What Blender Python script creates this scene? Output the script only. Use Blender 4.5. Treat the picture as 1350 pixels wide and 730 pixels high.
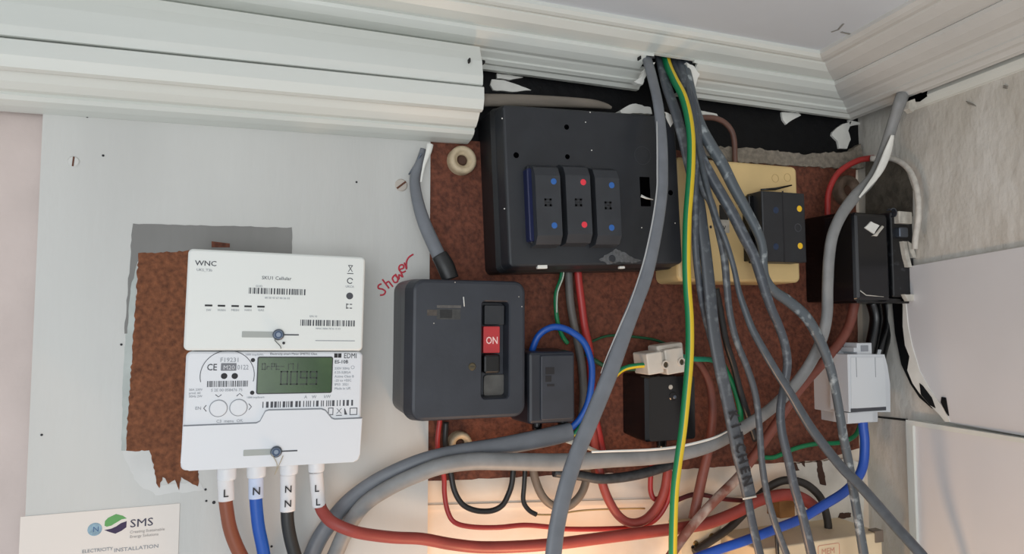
import bpy, bmesh, math, random
from math import sin, cos, pi, radians, atan2, sqrt
from mathutils import Vector, Matrix
random.seed(7)
for o in list(bpy.data.objects): bpy.data.objects.remove(o)
scene = bpy.context.scene
COL = scene.collection

# ------------------------------------------------------------------ camera
CAM = Vector((0, -.61, 2.15)); YAW, PITCH, F = radians(20.4), radians(3.6), 900.0
cam_d = bpy.data.cameras.new('camera'); cam = bpy.data.objects.new('camera', cam_d); COL.objects.link(cam)
cam.location = CAM; cam.rotation_euler = (pi/2 + PITCH, 0, -YAW)
cam_d.sensor_fit = 'HORIZONTAL'; cam_d.sensor_width = 36; cam_d.lens = F/1350*36; cam_d.clip_start = .01
scene.camera = cam
# ------------------------------------------------------------------ world, lights, exposure
world = bpy.data.worlds.new('world'); scene.world = world; world.use_nodes = True
bg = world.node_tree.nodes['Background']; bg.inputs[0].default_value = (.95, .975, 1.0, 1); bg.inputs[1].default_value = .64
def area(name, loc, target, size, power, color):
    l = bpy.data.lights.new(name, 'AREA'); l.shape = 'RECTANGLE'; l.size, l.size_y = size; l.energy = power; l.color = color
    o = bpy.data.objects.new(name, l); COL.objects.link(o); o.location = loc
    o.rotation_euler = (Vector(target) - Vector(loc)).to_track_quat('-Z', 'Y').to_euler(); return o
area('window_daylight', (-.5, -2.1, 2.0), (.2, 0, 2.2), (1.3, 1.1), 12, (.93, .97, 1.0))
wl = bpy.data.lights.new('hall_bulb', 'POINT'); wl.energy = 1.75; wl.shadow_soft_size = .035; wl.color = (1.0, .58, .30)
wo = bpy.data.objects.new('hall_bulb', wl); COL.objects.link(wo); wo.location = (.26, -.15, 1.79)
scene.view_settings.view_transform = 'Standard'; scene.view_settings.look = 'None'
scene.view_settings.gamma = 1; scene.view_settings.exposure = 0.2; scene.view_settings.use_curve_mapping = False

# ------------------------------------------------------------------ measuring helpers
FW = Vector((sin(YAW)*cos(PITCH), cos(YAW)*cos(PITCH), sin(PITCH))); RT = Vector((cos(YAW), -sin(YAW), 0)); UP = RT.cross(FW)
def ray(x, y): return FW + RT*((x-675)/F) - UP*((y-365)/F)
def P(x, y, d):                       # point on the plane a distance d in front of the back wall
    r = ray(x, y); return CAM + r*((-d - CAM.y)/r.y)
def mm(p): return (p - CAM).dot(FW)/F  # metres per pixel at a point
CORNER = P(1130, 200, 0); CORNER.z = 0
WD = ray(450, 425); WD.z = 0; WD.normalize()     # direction of the right wall, running away from the viewer
WN = Vector((-WD.y, WD.x, 0))                      # its normal, into the room
def PR(x, y, off=0):                  # point on the plane a distance off in front of the right wall
    r = ray(x, y); o = CORNER + WN*off; return CAM + r*((o - CAM).dot(WN)/r.dot(WN))

# ------------------------------------------------------------------ materials
def lin(c): return tuple(((v/255)/12.92 if v <= 10 else (((v/255)+.055)/1.055)**2.4) for v in c)
MATS = {}
def mat(name, rgb, rough=.5, var=0.0, scale=40.0, bump=0.0, bscale=None, metal=0.0, rgb2=None, stretch=None, spec=.5, detail=4, lo=.35, hi=.65):
    if name in MATS: return MATS[name]
    m = bpy.data.materials.new(name); m.use_nodes = True; nt = m.node_tree; b = nt.nodes['Principled BSDF']
    c = lin(rgb); b.inputs['Base Color'].default_value = (*c, 1); b.inputs['Roughness'].default_value = rough
    b.inputs['Metallic'].default_value = metal; b.inputs['Specular IOR Level'].default_value = spec
    tc = nt.nodes.new('ShaderNodeTexCoord'); mp = nt.nodes.new('ShaderNodeMapping')
    if stretch: mp.inputs['Scale'].default_value = stretch
    geo = nt.nodes.new('ShaderNodeNewGeometry'); nt.links.new(geo.outputs['Position'], mp.inputs['Vector'])
    if var or rgb2:
        n = nt.nodes.new('ShaderNodeTexNoise'); n.inputs['Scale'].default_value = scale; n.inputs['Detail'].default_value = detail
        nt.links.new(mp.outputs[0], n.inputs['Vector'])
        r = nt.nodes.new('ShaderNodeValToRGB'); r.color_ramp.elements[0].position = lo; r.color_ramp.elements[1].position = hi
        c2 = lin(rgb2) if rgb2 else tuple(min(1, v*(1+var)) for v in c)
        c1 = c if rgb2 else tuple(v*(1-var) for v in c)
        r.color_ramp.elements[0].color = (*c1, 1); r.color_ramp.elements[1].color = (*c2, 1)
        nt.links.new(n.outputs['Fac'], r.inputs[0]); nt.links.new(r.outputs[0], b.inputs['Base Color'])
    if bump:
        n2 = nt.nodes.new('ShaderNodeTexNoise'); n2.inputs['Scale'].default_value = bscale or scale; n2.inputs['Detail'].default_value = 5
        nt.links.new(mp.outputs[0], n2.inputs['Vector'])
        bp = nt.nodes.new('ShaderNodeBump'); bp.inputs['Strength'].default_value = bump; bp.inputs['Distance'].default_value = .004
        nt.links.new(n2.outputs['Fac'], bp.inputs['Height']); nt.links.new(bp.outputs[0], b.inputs['Normal'])
    MATS[name] = m; return m
white_paint = mat('white_gloss_paint', (214, 217, 211), .34, .045, 9, .10, 60, stretch=(.25, 1, 1))
board_paint = mat('brushed_white_paint', (198, 198, 194), .5, .06, 9, .10, 120, stretch=(1, 1, .18))
ceiling_m = mat('ceiling_paint', (208, 215, 222), .6, .06, 5, .05, 30)
plaster_pink = mat('pink_plaster', (206, 192, 186), .8, .07, 12, .15, 80)
plaster_cream = mat('cream_plaster', (228, 208, 184), .8, .10, 11, .2, 60, rgb2=(236, 226, 212))
plaster_rough = mat('rough_plaster', (196, 192, 183), .7, 0, 22, .55, 75, rgb2=(212, 210, 204), stretch=(1, 1, .55))
panel_m = mat('smooth_white_panel', (212, 212, 214), .4, .025, 8)
black_wall = mat('bitumen_and_gap_black', (7, 8, 11), .6, .2, 60, .3, 90, spec=.25)
chip = mat('chipboard', (92, 52, 31), .85, 0, 230, .35, 260, rgb2=(138, 84, 54), detail=6, lo=.3, hi=.7)
chip2 = mat('chipboard_dark', (80, 42, 29), .8, 0, 230, .35, 280, rgb2=(126, 72, 52), detail=6, lo=.3, hi=.72)
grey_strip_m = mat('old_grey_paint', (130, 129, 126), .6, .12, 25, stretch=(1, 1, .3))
grime_m = mat('bare_edge_grime', (176, 182, 178), .6, .1, 60)
bake = mat('black_bakelite', (37, 40, 45), .42, .12, 40, .04, 200)
bake2 = mat('black_bakelite_carrier', (48, 51, 56), .45, .10, 60)
bake_sw = mat('dark_slate_bakelite', (45, 49, 57), .38, .12, 30, .03, 200)
deep_black = mat('deep_black_plastic', (9, 10, 12), .25, .2, 60)
meter_w = mat('meter_white', (219, 222, 226), .35)
meter_hub = mat('hub_white', (224, 227, 223), .38)
plastic_grey = mat('white_enclosure_plastic', (206, 210, 214), .4)
ink = mat('printed_ink', (70, 72, 78), .6)
ink_l = mat('pale_grey_ink', (142, 146, 152), .6)
ink_b = mat('black_ink', (28, 28, 32), .6)
cream_m = mat('cream_bakelite', (214, 186, 132), .4, .06, 25)
cream_box_m = mat('cream_box', (226, 206, 172), .5, .05, 20)
steel = mat('steel', (110, 118, 130), .35, metal=.9)
brass_m = mat('aged_brass', (150, 125, 80), .4, metal=.8)
ceramic = mat('dusty_ceramic', (196, 178, 148), .5, .15, 120)
cab_grey = mat('grey_pvc', (112, 116, 122), .42, .07, 70)
cab_dark = mat('slate_grey_pvc', (70, 76, 84), .36, 0, 150, rgb2=(112, 120, 126), lo=.54, hi=.74)
cab_mid = mat('mid_grey_pvc', (76, 81, 87), .38, 0, 130, rgb2=(120, 126, 130), lo=.54, hi=.76)
cab_splash = mat('paint_spotted_grey_pvc', (84, 92, 98), .42, 0, 95, rgb2=(168, 176, 178), lo=.56, hi=.70)
cab_light = mat('dusty_grey_pvc', (132, 133, 133), .5, .10, 60)
paint_white = mat('dried_white_paint', (226, 226, 220), .5, .05, 60)
paint_dirty = mat('dirty_white_paint', (190, 186, 176), .6, .18, 120)
blue_pvc = mat('blue_pvc', (24, 82, 172), .35)
brown_pvc = mat('brown_pvc', (132, 72, 48), .4, .06, 60)
brown2_pvc = mat('dull_brown_pvc', (124, 70, 58), .5, .12, 60)
pink_pvc = mat('paint_smeared_brown_pvc', (138, 84, 70), .5, 0, 45, rgb2=(196, 176, 162), lo=.42, hi=.62)
red_pvc = mat('red_pvc', (168, 50, 48), .38, .06, 60)
red_dull = mat('dull_red_pvc', (148, 62, 54), .45, .10, 50)
black_pvc = mat('black_pvc', (36, 37, 38), .4, .1, 60)
green_pvc = mat('green_pvc', (12, 120, 74), .4)
green_dk = mat('dark_green_pvc', (16, 74, 44), .45)
yellow_pvc = mat('yellow_pvc', (214, 184, 36), .4)
taupe_pvc = mat('taupe_pvc', (116, 104, 92), .5, .12, 60)
red_ink = mat('red_marker', (196, 52, 70), .6, .1, 300)
red_tab = mat('red_plastic', (178, 46, 50), .4)
card_m = mat('white_card', (228, 220, 212), .6)
green_print = mat('green_print', (96, 160, 90), .6)
purple_print = mat('purple_print', (52, 36, 72), .6)
navy_print = mat('dark_navy_print', (56, 54, 76), .6)
seal_m = mat('blue_grey_sticker', (130, 160, 176), .35, .2, 300)
sleeve_m = mat('white_sleeve', (220, 220, 222), .5)
sleeve_b = mat('pale_blue_sleeve', (196, 208, 232), .5)
dot_blue = mat('blue_dot', (44, 98, 170), .4); dot_red = mat('red_dot', (226, 56, 72), .4); dot_yel = mat('yellow_dot', (238, 190, 40), .4)
dot_dim = mat('dim_blue_dot', (28, 46, 74), .4)
navy_plastic = mat('navy_plastic', (15, 24, 66), .35)
lcd_m = mat('green_lcd', (44, 72, 34), .18, 0, 30, rgb2=(66, 92, 52))
lcd_seg = mat('lcd_segment', (18, 34, 16), .3)
lcd_frame = mat('dark_bezel', (36, 40, 38), .3)
wood_m = mat('brown_wood_chip', (150, 104, 56), .7, .2, 60)
shadow_gap = mat('dark_gap', (30, 30, 30), .9)

# ------------------------------------------------------------------ mesh helpers
class MB:
    def __init__(s): s.v = []; s.f = []; s.mi = []; s.smooth = []
    def add(s, verts, faces, mi=0, smooth=False):
        k = len(s.v); s.v += [tuple(v) for v in verts]
        for f in faces: s.f.append([i+k for i in f]); s.mi.append(mi); s.smooth.append(smooth)
    def loft(s, loops, cap0=True, cap1=True, mi=0, smooth=False):
        n = len(loops[0]); vs = [p for l in loops for p in l]; fs = []
        for a in range(len(loops)-1):
            for i in range(n):
                j = (i+1) % n; fs.append([a*n+i, a*n+j, (a+1)*n+j, (a+1)*n+i])
        s.add(vs, fs, mi, smooth)
        if cap0: s.add(loops[0], [list(range(n))[::-1]], mi)
        if cap1: s.add(loops[-1], [list(range(n))], mi)
    def box(s, x0, x1, y0, y1, z0, z1, mi=0):
        v = [(x, y, z) for x in (x0, x1) for y in (y0, y1) for z in (z0, z1)]
        s.add(v, [[0, 1, 3, 2], [4, 6, 7, 5], [0, 4, 5, 1], [2, 3, 7, 6], [0, 2, 6, 4], [1, 5, 7, 3]], mi)
    def prism(s, pts, y0, y1, mi=0):       # outline in (x, z), from y0 (back) to y1 (front, smaller y)
        s.loft([[(x, y0, z) for x, z in pts], [(x, y1, z) for x, z in pts]], mi=mi)
    def build(s, name, m, parent=None, loc=None, mods=None):
        vs = [Vector(v) for v in s.v]
        if loc is None:
            lo = Vector((min(v.x for v in vs), min(v.y for v in vs), min(v.z for v in vs))); hi = Vector((max(v.x for v in vs), max(v.y for v in vs), max(v.z for v in vs)))
            loc = (lo+hi)/2
        me = bpy.data.meshes.new(name); me.from_pydata([v-loc for v in vs], [], s.f)
        for mm_ in (m if isinstance(m, (list, tuple)) else [m]): me.materials.append(mm_)
        for p, i, sm in zip(me.polygons, s.mi, s.smooth): p.material_index = i; p.use_smooth = sm
        bm = bmesh.new(); bm.from_mesh(me); bmesh.ops.recalc_face_normals(bm, faces=bm.faces); bm.to_mesh(me); bm.free()
        o = bpy.data.objects.new(name, me); COL.objects.link(o); o.location = loc
        if parent: o.parent = parent
        return o
def tag(o, label, cat=None, group=None, kind=None):
    if label: o['label'] = label
    if cat: o['category'] = cat
    if group: o['group'] = group
    if kind: o['kind'] = kind
    return o
def thing(name, label, cat, loc, tilt=0, group=None):
    o = bpy.data.objects.new(name, None); o.empty_display_size = .01; COL.objects.link(o); o.location = loc; o.rotation_euler = (0, tilt, 0)
    tag(o, label, cat, group); return o
def Lc(root, x, y, d):                # pixel and depth -> coordinates in the thing's own frame
    R = Matrix.Rotation(root.rotation_euler.y, 3, 'Y'); return R.inverted() @ (P(x, y, d) - root.location)
def rect(root, TL, BR, d, TR=None, BL=None):
    a, b = Lc(root, *TL, d), Lc(root, *BR, d)
    if TR is None: return a.x, b.x, b.z, a.z
    c, e = Lc(root, *TR, d), Lc(root, *BL, d)
    return (a.x+e.x)/2, (b.x+c.x)/2, (b.z+e.z)/2, (a.z+c.z)/2
def rr(x0, x1, z0, z1, r, y, n=5):
    r = min(r, (x1-x0)/2*.99, (z1-z0)/2*.99); out = []
    for cx, cz, a0 in ((x1-r, z1-r, 0), (x0+r, z1-r, pi/2), (x0+r, z0+r, pi), (x1-r, z0+r, 3*pi/2)):
        for i in range(n+1):
            a = a0 + i*pi/2/n; out.append((cx+r*cos(a), y, cz+r*sin(a)))
    return out
def rbox(x0, x1, z0, z1, yb, yf, r=.003, bev=.0012, draft=0.0, mb=None, n=5):
    mb = mb or MB(); d = draft
    mb.loft([rr(x0-d, x1+d, z0-d, z1+d, r+d, yb, n), rr(x0, x1, z0, z1, r, yf+bev, n), rr(x0+bev*.35, x1-bev*.35, z0+bev*.35, z1-bev*.35, max(r-bev*.35, .0003), yf+bev*.35, n), rr(x0+bev, x1-bev, z0+bev, z1-bev, max(r-bev, .0003), yf, n)])
    return mb
def disc(cx, cz, r, yb, yf, n=20, bev=.15, mb=None, hole=0):
    mb = mb or MB(); c = lambda rad, y: [(cx+rad*cos(2*pi*i/n), y, cz+rad*sin(2*pi*i/n)) for i in range(n)]
    L = [c(r, yb), c(r, yf+r*bev), c(r*(1-bev), yf)]
    if hole: L += [c(hole, yf), c(hole, yb)]
    mb.loft(L); return mb
def ring(cx, cz, r, w, yb, yf, a0=0, a1=2*pi, n=32, mb=None):
    mb = mb or MB(); k = n+1
    pts = []
    for i in range(k):
        a = a0+(a1-a0)*i/n
        for rad, y in ((r-w/2, yb), (r+w/2, yb), (r+w/2, yf), (r-w/2, yf)): pts.append((cx+rad*cos(a), y, cz+rad*sin(a)))
    fs = [[4*i+j, 4*i+(j+1) % 4, 4*i+4+(j+1) % 4, 4*i+4+j] for i in range(n) for j in range(4)]
    fs += [[0, 1, 2, 3], [4*n+3, 4*n+2, 4*n+1, 4*n]]
    mb.add(pts, fs); return mb
def catmull(pts, step=6):
    out = []; n = len(pts)
    for i in range(n-1):
        p0, p1, p2, p3 = pts[max(i-1, 0)], pts[i], pts[i+1], pts[min(i+2, n-1)]
        for k in range(step):
            t = k/step; out.append(tuple(.5*((2*b)+(-a+c)*t+(2*a-5*b+4*c-d)*t*t+(-a+3*b-3*c+d)*t**3) for a, b, c, d in zip(p0, p1, p2, p3)))
    out.append(tuple(pts[-1])); return out
def sweep(pts, ws, flat=1.0, n=10, mb=None, mi=0, split=None, twist=0.0, squarish=1.0):
    """tube through world points; ws = full widths; flat = thickness / width"""
    mb = mb or MB(); N = len(pts); loops = []
    for i, p in enumerate(pts):
        t = (pts[min(i+1, N-1)] - pts[max(i-1, 0)]).normalized()
        s = t.cross(Vector((0, -1, 0)))
        if s.length < .05: s = t.cross(Vector((1, 0, 0)))
        s.normalize(); u = s.cross(t).normalized(); w = ws[i]/2; lp = []
        tw = twist*i/N
        for k in range(n):
            a = 2*pi*(k+.5)/n + tw; c_, s_ = cos(a), sin(a)
            if squarish != 1.0: c_ = math.copysign(abs(c_)**squarish, c_); s_ = math.copysign(abs(s_)**squarish, s_)
            lp.append(p + s*(c_*w) + u*(s_*w*flat))
        loops.append(lp)
    vs = [q for l in loops for q in l]
    for i in range(N-1):
        for k in range(n):
            j = (k+1) % n; f = [i*n+k, i*n+j, (i+1)*n+j, (i+1)*n+k]
            mb.f.append([q+len(mb.v) for q in f]); mb.smooth.append(True)
            mb.mi.append(split(k, n, i, N) if split else mi)
    b = len(mb.v); mb.v += [tuple(q) for q in vs]
    mb.f.append([b+q for q in range(n)][::-1]); mb.f.append([b+(N-1)*n+q for q in range(n)]); mb.smooth += [False]*2; mb.mi += [mi, mi]
    return mb
def path(pp, step=6):                 # [(px, py, depth, width px)] -> world points and widths
    q = catmull(pp, step); pts = [P(a[0], a[1], a[2]) for a in q]; ws = [a[3]*mm(p) for a, p in zip(q, pts)]
    def run_on(p, t):                 # cables that leave the picture go on down the wall
        out = []
        for k in range(7):
            t = (t*.75 + Vector((0, 0, -1))*.25).normalized(); p = p + t*.035; out.append(p)
        return out
    if pp[-1][1] >= 735: e = run_on(pts[-1], (pts[-1]-pts[-2]).normalized()); pts += e; ws += [ws[-1]]*len(e)
    if pp[0][1] >= 770: e = run_on(pts[0], (pts[0]-pts[1]).normalized()); pts = e[::-1] + pts; ws = [ws[0]]*len(e) + ws
    return pts, ws
def wpath(pp, w=None, d=None):        # fills in a constant width and depth
    return [(a[0], a[1], a[2] if len(a) > 2 and d is None else d, a[3] if len(a) > 3 else w) for a in pp]
def cable(name, label, pp, m, w=None, d=None, flat=.92, cat='cable', parent=None, split=None, n=10, squarish=1.0, twist=0.0, group=None, step=6):
    pts, ws = path(wpath(pp, w, d), step); mb = sweep(pts, ws, flat, n, split=split, squarish=squarish, twist=twist)
    if parent is not None:
        mb.v = [tuple(Matrix.Rotation(parent.rotation_euler.y, 3, 'Y').inverted() @ (Vector(v) - parent.location)) for v in mb.v]
        o = mb.build(name, m, parent)
        if label: o['label'] = label
        return o
    return tag(mb.build(name, m), label, cat, group)
def text(s, size, m, name='printed_text', parent=None, loc=(0, 0, 0), rot=0.0, align='LEFT', ext=.00008, sx=1.0, bold=0.0):
    """flat lettering facing -y, in the x-z plane, turned by rot about the view axis"""
    cu = bpy.data.curves.new('t', 'FONT'); cu.body = s; cu.size = 1; cu.extrude = ext/size; cu.align_x = align; cu.resolution_u = 2; cu.offset = bold/size
    to = bpy.data.objects.new('t', cu); COL.objects.link(to); dg = bpy.context.evaluated_depsgraph_get()
    me = bpy.data.meshes.new_from_object(to.evaluated_get(dg)); bpy.data.objects.remove(to); bpy.data.curves.remove(cu)
    c, s_ = cos(rot), sin(rot)
    for v in me.vertices:
        x, z, y = v.co.x*sx*size, v.co.y*size, -v.co.z*size; v.co = (x*c - z*s_, y, x*s_ + z*c)
    me.materials.clear(); me.materials.append(m)
    o = bpy.data.objects.new(name, me); me.name = name; COL.objects.link(o); o.location = loc
    if parent: o.parent = parent
    return o
def barcode(root, x0, x1, z0, z1, y, m, name='barcode', seed=1, parent=None):
    rnd = random.Random(seed); mb = MB(); x = x0; u = (x1-x0)/46
    while x < x1-u:
        w = u*rnd.choice((.45, .45, .9, 1.2)); mb.box(x, min(x+w, x1), y, y-.0001, z0, z1); x += w + u*rnd.choice((.5, .5, .9, 1.2))
    return mb.build(name, m, parent or root)
def blob(pts, y0, y1, jag=0, seed=0):
    rnd = random.Random(seed); out = []
    for i, (x, z) in enumerate(pts): out.append((x+rnd.uniform(-jag, jag), z+rnd.uniform(-jag, jag)))
    mb = MB(); mb.prism(out, y0, y1); return mb
def ragged(poly, amp, seg, seed):     # subdivide an outline and make it uneven
    rnd = random.Random(seed); out = []
    for i, a in enumerate(poly):
        b = poly[(i+1) % len(poly)]; L = sqrt((a[0]-b[0])**2+(a[1]-b[1])**2); k = max(1, int(L/seg))
        for j in range(k):
            t = j/k; out.append((a[0]+(b[0]-a[0])*t+rnd.uniform(-amp, amp), a[1]+(b[1]-a[1])*t+rnd.uniform(-amp, amp)))
    return out
def pxpoly(pts, d): return [(P(x, y, d).x, P(x, y, d).z) for x, y in pts]

# ================================================================== SETTING
CEIL = P(1000, 56, .075).z
XL, XR = -1.3, CORNER.x
# back wall: an upper strip, black behind the cut away cornice, and the plaster
mb = MB(); mb.box(XL, XR+.05, 0, .08, 1.2, CEIL+.05); wall_back = tag(mb.build('wall_back', plaster_cream), None, kind='structure')
mb = MB(); z0 = P(60, 640, 0).z
mb.box(XL, P(62, 400, 0).x, -.002, .001, 1.2, CEIL-.02)
o = mb.build('pink_plaster_strip', plaster_pink); o.parent = wall_back; o.location = o.location - wall_back.location
def on_wall(mb, name, m, label=None):
    o = mb.build(name, m); o.parent = wall_back; o.location = o.location - wall_back.location
    if label: o['label'] = label
    return o
mb = MB(); mb.prism(pxpoly([(560, 60), (1150, 60), (1150, 214), (560, 206)], .003), .001, -.003)
on_wall(mb, 'black_strip', black_wall, 'black painted wall strip below the cut cornice')
# right wall
def wall_quad(name, m, off0, off1, a0, a1, z0, z1):
    mb = MB(); v = []
    for off in (off0, off1):
        for a in (a0, a1):
            for z in (z0, z1): q = CORNER + WN*off - WD*a; v.append((q.x, q.y, z))
    mb.add(v, [[0, 1, 3, 2], [4, 6, 7, 5], [0, 4, 5, 1], [2, 3, 7, 6], [0, 2, 6, 4], [1, 5, 7, 3]]); return mb.build(name, m)
wall_right = tag(wall_quad('wall_right', plaster_rough, -.06, 0, -.05, 1.6, 1.2, CEIL+.05), None, kind='structure')
mb = MB(); mb.box(XL, XR+.1, -1.5, .05, CEIL, CEIL+.04); tag(mb.build('ceiling', ceiling_m), None, kind='structure')

# cornices
prof = [(54, .079), (57, .079), (61, .077), (64, .0745), (66, .070), (69, .069), (78, .063), (87, .054), (91, .050), (93, .0505), (96, .050), (104, .045), (112, .038), (115, .033), (118, .031), (126, .0245), (128, .0245), (131, .022), (133, .018), (138, .015), (140, .010)]
PZ = [(d, min(P(1000, py, d).z, CEIL)) for py, d in prof]
PZ[0] = (.079, CEIL+.002)
def miter(d, e):
    x = CORNER.x + (e + d*WN.y)/WN.x
    return Vector((x, -d, 0))
E_ = lambda d: d*1.55
hx0, hx1 = P(848, 95, .045).x, P(915, 95, .045).x
stations = [XL] + [XL + (hx0-.03-XL)*i/14 for i in range(1, 14)] + [hx0-.03]
nst = 14; stations += [hx0 + (hx1-hx0)*i/nst for i in range(nst+1)] + [hx1+.02, hx1+.06]
rnd = random.Random(3)
mb = MB(); n = len(PZ); V = []
for si, x in enumerate(stations):
    for (d, z) in PZ:
        jit = rnd.uniform(-.00015, .00015); V.append((x, -d+jit*.5, z+jit))
for (d, z) in PZ: m_ = miter(d, E_(d)); V.append((m_.x, -d, z))
Fs = []
ns = len(stations)+1
for s in range(ns-1):
    for i in range(n-1):
        if s < len(stations)-1:
            xm = (stations[s]+stations[s+1])/2
            if hx0 < xm < hx1:
                t = (xm-hx0)/(hx1-hx0); top = 9 + (1 if t < .12 else 0) + (1 if t > .9 else 0)
                if i >= top and not (i >= 12 and xm < P(847, 118, .022).x): continue
        Fs.append([s*n+i, s*n+i+1, (s+1)*n+i+1, (s+1)*n+i])
mb.add(V, Fs, smooth=False); trim_1 = tag(mb.build('trim_1', white_paint), None, kind='structure')
sol = trim_1.modifiers.new('thickness', 'SOLIDIFY'); sol.thickness = .003; sol.offset = 0
# right cornice: same profile, wider on the ceiling
mb = MB(); V = []; prof_r = [(d, z) for (d, z) in PZ]
runs = [0, .05, .1, .2, .35, .6, 1.0, 1.5]
ends = []
for a in runs:
    for k, (d, z) in enumerate(prof_r):
        m_ = miter(d, E_(d)); q = m_ - WD*a
        V.append((q.x, q.y, z))
Fs = [[s*n+i, (s+1)*n+i, (s+1)*n+i+1, s*n+i+1] for s in range(len(runs)-1) for i in range(n-1)]
mb.add(V, Fs, smooth=False); trim_2 = tag(mb.build('trim_2', mat('worn_white_paint', (204, 204, 200), .45, .05, 10, .15, 50)), None, kind='structure')
sol = trim_2.modifiers.new('thickness', 'SOLIDIFY'); sol.thickness = .003; sol.offset = 0
# bead under the right cornice
def right_sweep(pts_off_z, a0, a1, name, m):
    mb = MB(); loops = []
    for a in (a0, a1):
        loops.append([tuple((CORNER + WN*off - WD*a) + Vector((0, 0, z))) for off, z in pts_off_z])
    mb.loft(loops); return tag(mb.build(name, m), None, kind='structure')
zb = PR(1290, 104).z
right_sweep([(-.002, zb+.008), (.006, zb+.008), (.009, zb+.004), (.010, zb), (.008, zb-.004), (.004, zb-.007), (-.002, zb-.008)], .085, 1.5, 'trim_3', white_paint)

# left: fascia board and lower moulding in front of the cornice
def xsweep(pts, x0, x1, name, m, dz0=0, dz1=0, wt=None):    # pts: (d, z) closed outline
    mb = MB(); K = 10; rnd = random.Random(len(name)+int(x1*1000)); loops = []
    for k in range(K+1):
        x = x0+(x1-x0)*k/K; dz = dz0+(dz1-dz0)*k/K; loops.append([(x, -d, z+dz*(wt[i] if wt else 1)+rnd.uniform(-.0002, .0002)) for i, (d, z) in enumerate(pts)])
    mb.loft(loops); return tag(mb.build(name, m), None, kind='structure')
xe = P(636, 95, .060).x
slope_dz = P(0, 44, .062).z - P(633, 110, .062).z      # old trim is not level
XS = P(0, 44, .062).x
def ext_dz(x): return slope_dz*(xe - x)/(xe - XS)
zf = lambda y, d: P(634, y, d).z
fas = [(.010, zf(60, .05)), (.0515, zf(62, .0515)), (.0550, zf(71, .0550)), (.0590, zf(80, .0590)), (.062, zf(100, .062)), (.0615, zf(111, .0615)), (.060, zf(112, .061)), (.010, zf(112, .061))]
xsweep(fas, XL, xe, 'trim_4', white_paint, ext_dz(XL), 0, [0, 0, .3, .6, 1, 1, 1, 1])
zl = lambda y, d: P(600, y, d).z
xl = P(638, 125, .062).x
zg = zf(112, .061) + slope_dz*(xe-P(600, 114, .06).x)/(xe-XS) - .0011 - slope_dz*(xe-P(600, 114, .06).x)/(xe-XS)
low = [(.010, zg), (.0605, zg), (.0625, zg-.0012), (.063, zl(127, .063)), (.060, zl(140, .060)), (.056, zl(144, .056)), (.051, zl(144.5, .051)), (.046, zl(155, .046)), (.040, zl(164, .040)), (.035, zl(167, .035)), (.0355, zl(170, .0355)), (.033, zl(175, .033)), (.025, zl(182, .025)), (.014, zl(188, .014)), (.010, zl(188, .012))]
d_low = (P(0, 148, .014).z - P(600, 188, .014).z); xs0, xs1 = P(0, 148, .014).x, P(600, 188, .014).x
xsweep(low, XL, xl, 'trim_5', white_paint, ext_dz(XL)-.0006, 0)

# right wall panels
def right_panel(pts, off0, off1, name, m, seed=0):
    mb = MB(); a = [PR(x, y, off1) for x, y in pts]; b = [p - WN*(off1-off0) for p in a]
    mb.loft([b, a]); return tag(mb.build(name, m), None, kind='structure')
edge = [(1188, 350), (1189, 395), (1192, 420), (1197, 445), (1202, 465), (1210, 490), (1222, 515), (1238, 540), (1250, 556)]
right_panel(edge + [(1260, 558), (2000, 692), (2000, 213), (1205, 350)], .0002, .006, 'trim_6', panel_m)
lowp = [(1196, 556), (2000, 685), (2000, 1500), (1225, 1500)]
right_panel(lowp, .0002, .007, 'trim_7', panel_m)
right_panel([(1194, 553), (2000, 681), (2000, 690), (1194, 559)], .0002, .012, 'trim_8', white_paint)
right_panel([(1194, 558), (1203, 559.5), (1236, 1500), (1226, 1500)], .0002, .010, 'trim_9', white_paint)
# torn edge of the upper panel: shade of the gap painted black, curl white
def right_part(pts, off0, off1, name, m, parent, label=None):
    mb = MB(); a = [PR(x, y, off1) for x, y in pts]; b = [p - WN*(off1-off0) for p in a]; mb.loft([b, a])
    mb.v = [tuple(Vector(v) - parent.location) for v in mb.v]; o = mb.build(name, m, parent)
    if label: o['label'] = label
    return o
T6 = bpy.data.objects['trim_6']
right_part([(1176, 398), (1189, 398), (1192, 420), (1197, 445), (1202, 465), (1210, 490), (1222, 515), (1236, 540), (1228, 538), (1212, 524), (1200, 506), (1188, 480), (1180, 440)], .0002, .003, 'gap_shade', black_wall, T6, 'painted shade in the gap behind the torn panel edge')
right_part([(1190, 398), (1194, 399), (1197, 430), (1202, 455), (1212, 488), (1226, 514), (1244, 538), (1252, 556), (1246, 556), (1238, 546), (1226, 534), (1212, 518), (1203, 505), (1196, 488), (1199, 470), (1193, 455), (1190, 430)], .0002, .0068, 'white_flake', paint_white, T6, 'white painted curl along the torn edge')
right_part([(1212, 505), (1216, 508), (1228, 524), (1233, 538), (1226, 534), (1214, 520)], .005, .0074, 'black_chip', black_wall, T6)
right_part([(1241, 523), (1246, 524), (1250, 548), (1245, 540), (1240, 530)], .005, .0074, 'black_chip', black_wall, T6)
right_part([(1152, 548), (1196, 552), (1196, 555), (1152, 550)], .0002, .001, 'crack', shadow_gap, wall_right)
for pts in ([(1095+140, 40+65), (1242, 106), (1240, 110)], [(1273, 133), (1283, 137), (1286, 140), (1276, 137)], [(1323, 112), (1328, 113), (1327, 117), (1322, 116)]):
    right_part(pts, .0001, .0012, 'plaster_nick', mat('grey_nick', (130, 126, 118), .8), wall_right)

right_part([(1141, 212), (1160, 206), (1180, 212), (1194, 224), (1203, 250), (1203, 285), (1160, 290), (1141, 285)], .0002, .0008, 'dirty_patch', mat('sooty_plaster', (92, 86, 76), .9, .3, 60, .5, 120), wall_right, 'sooty dark plaster behind the wires')
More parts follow.
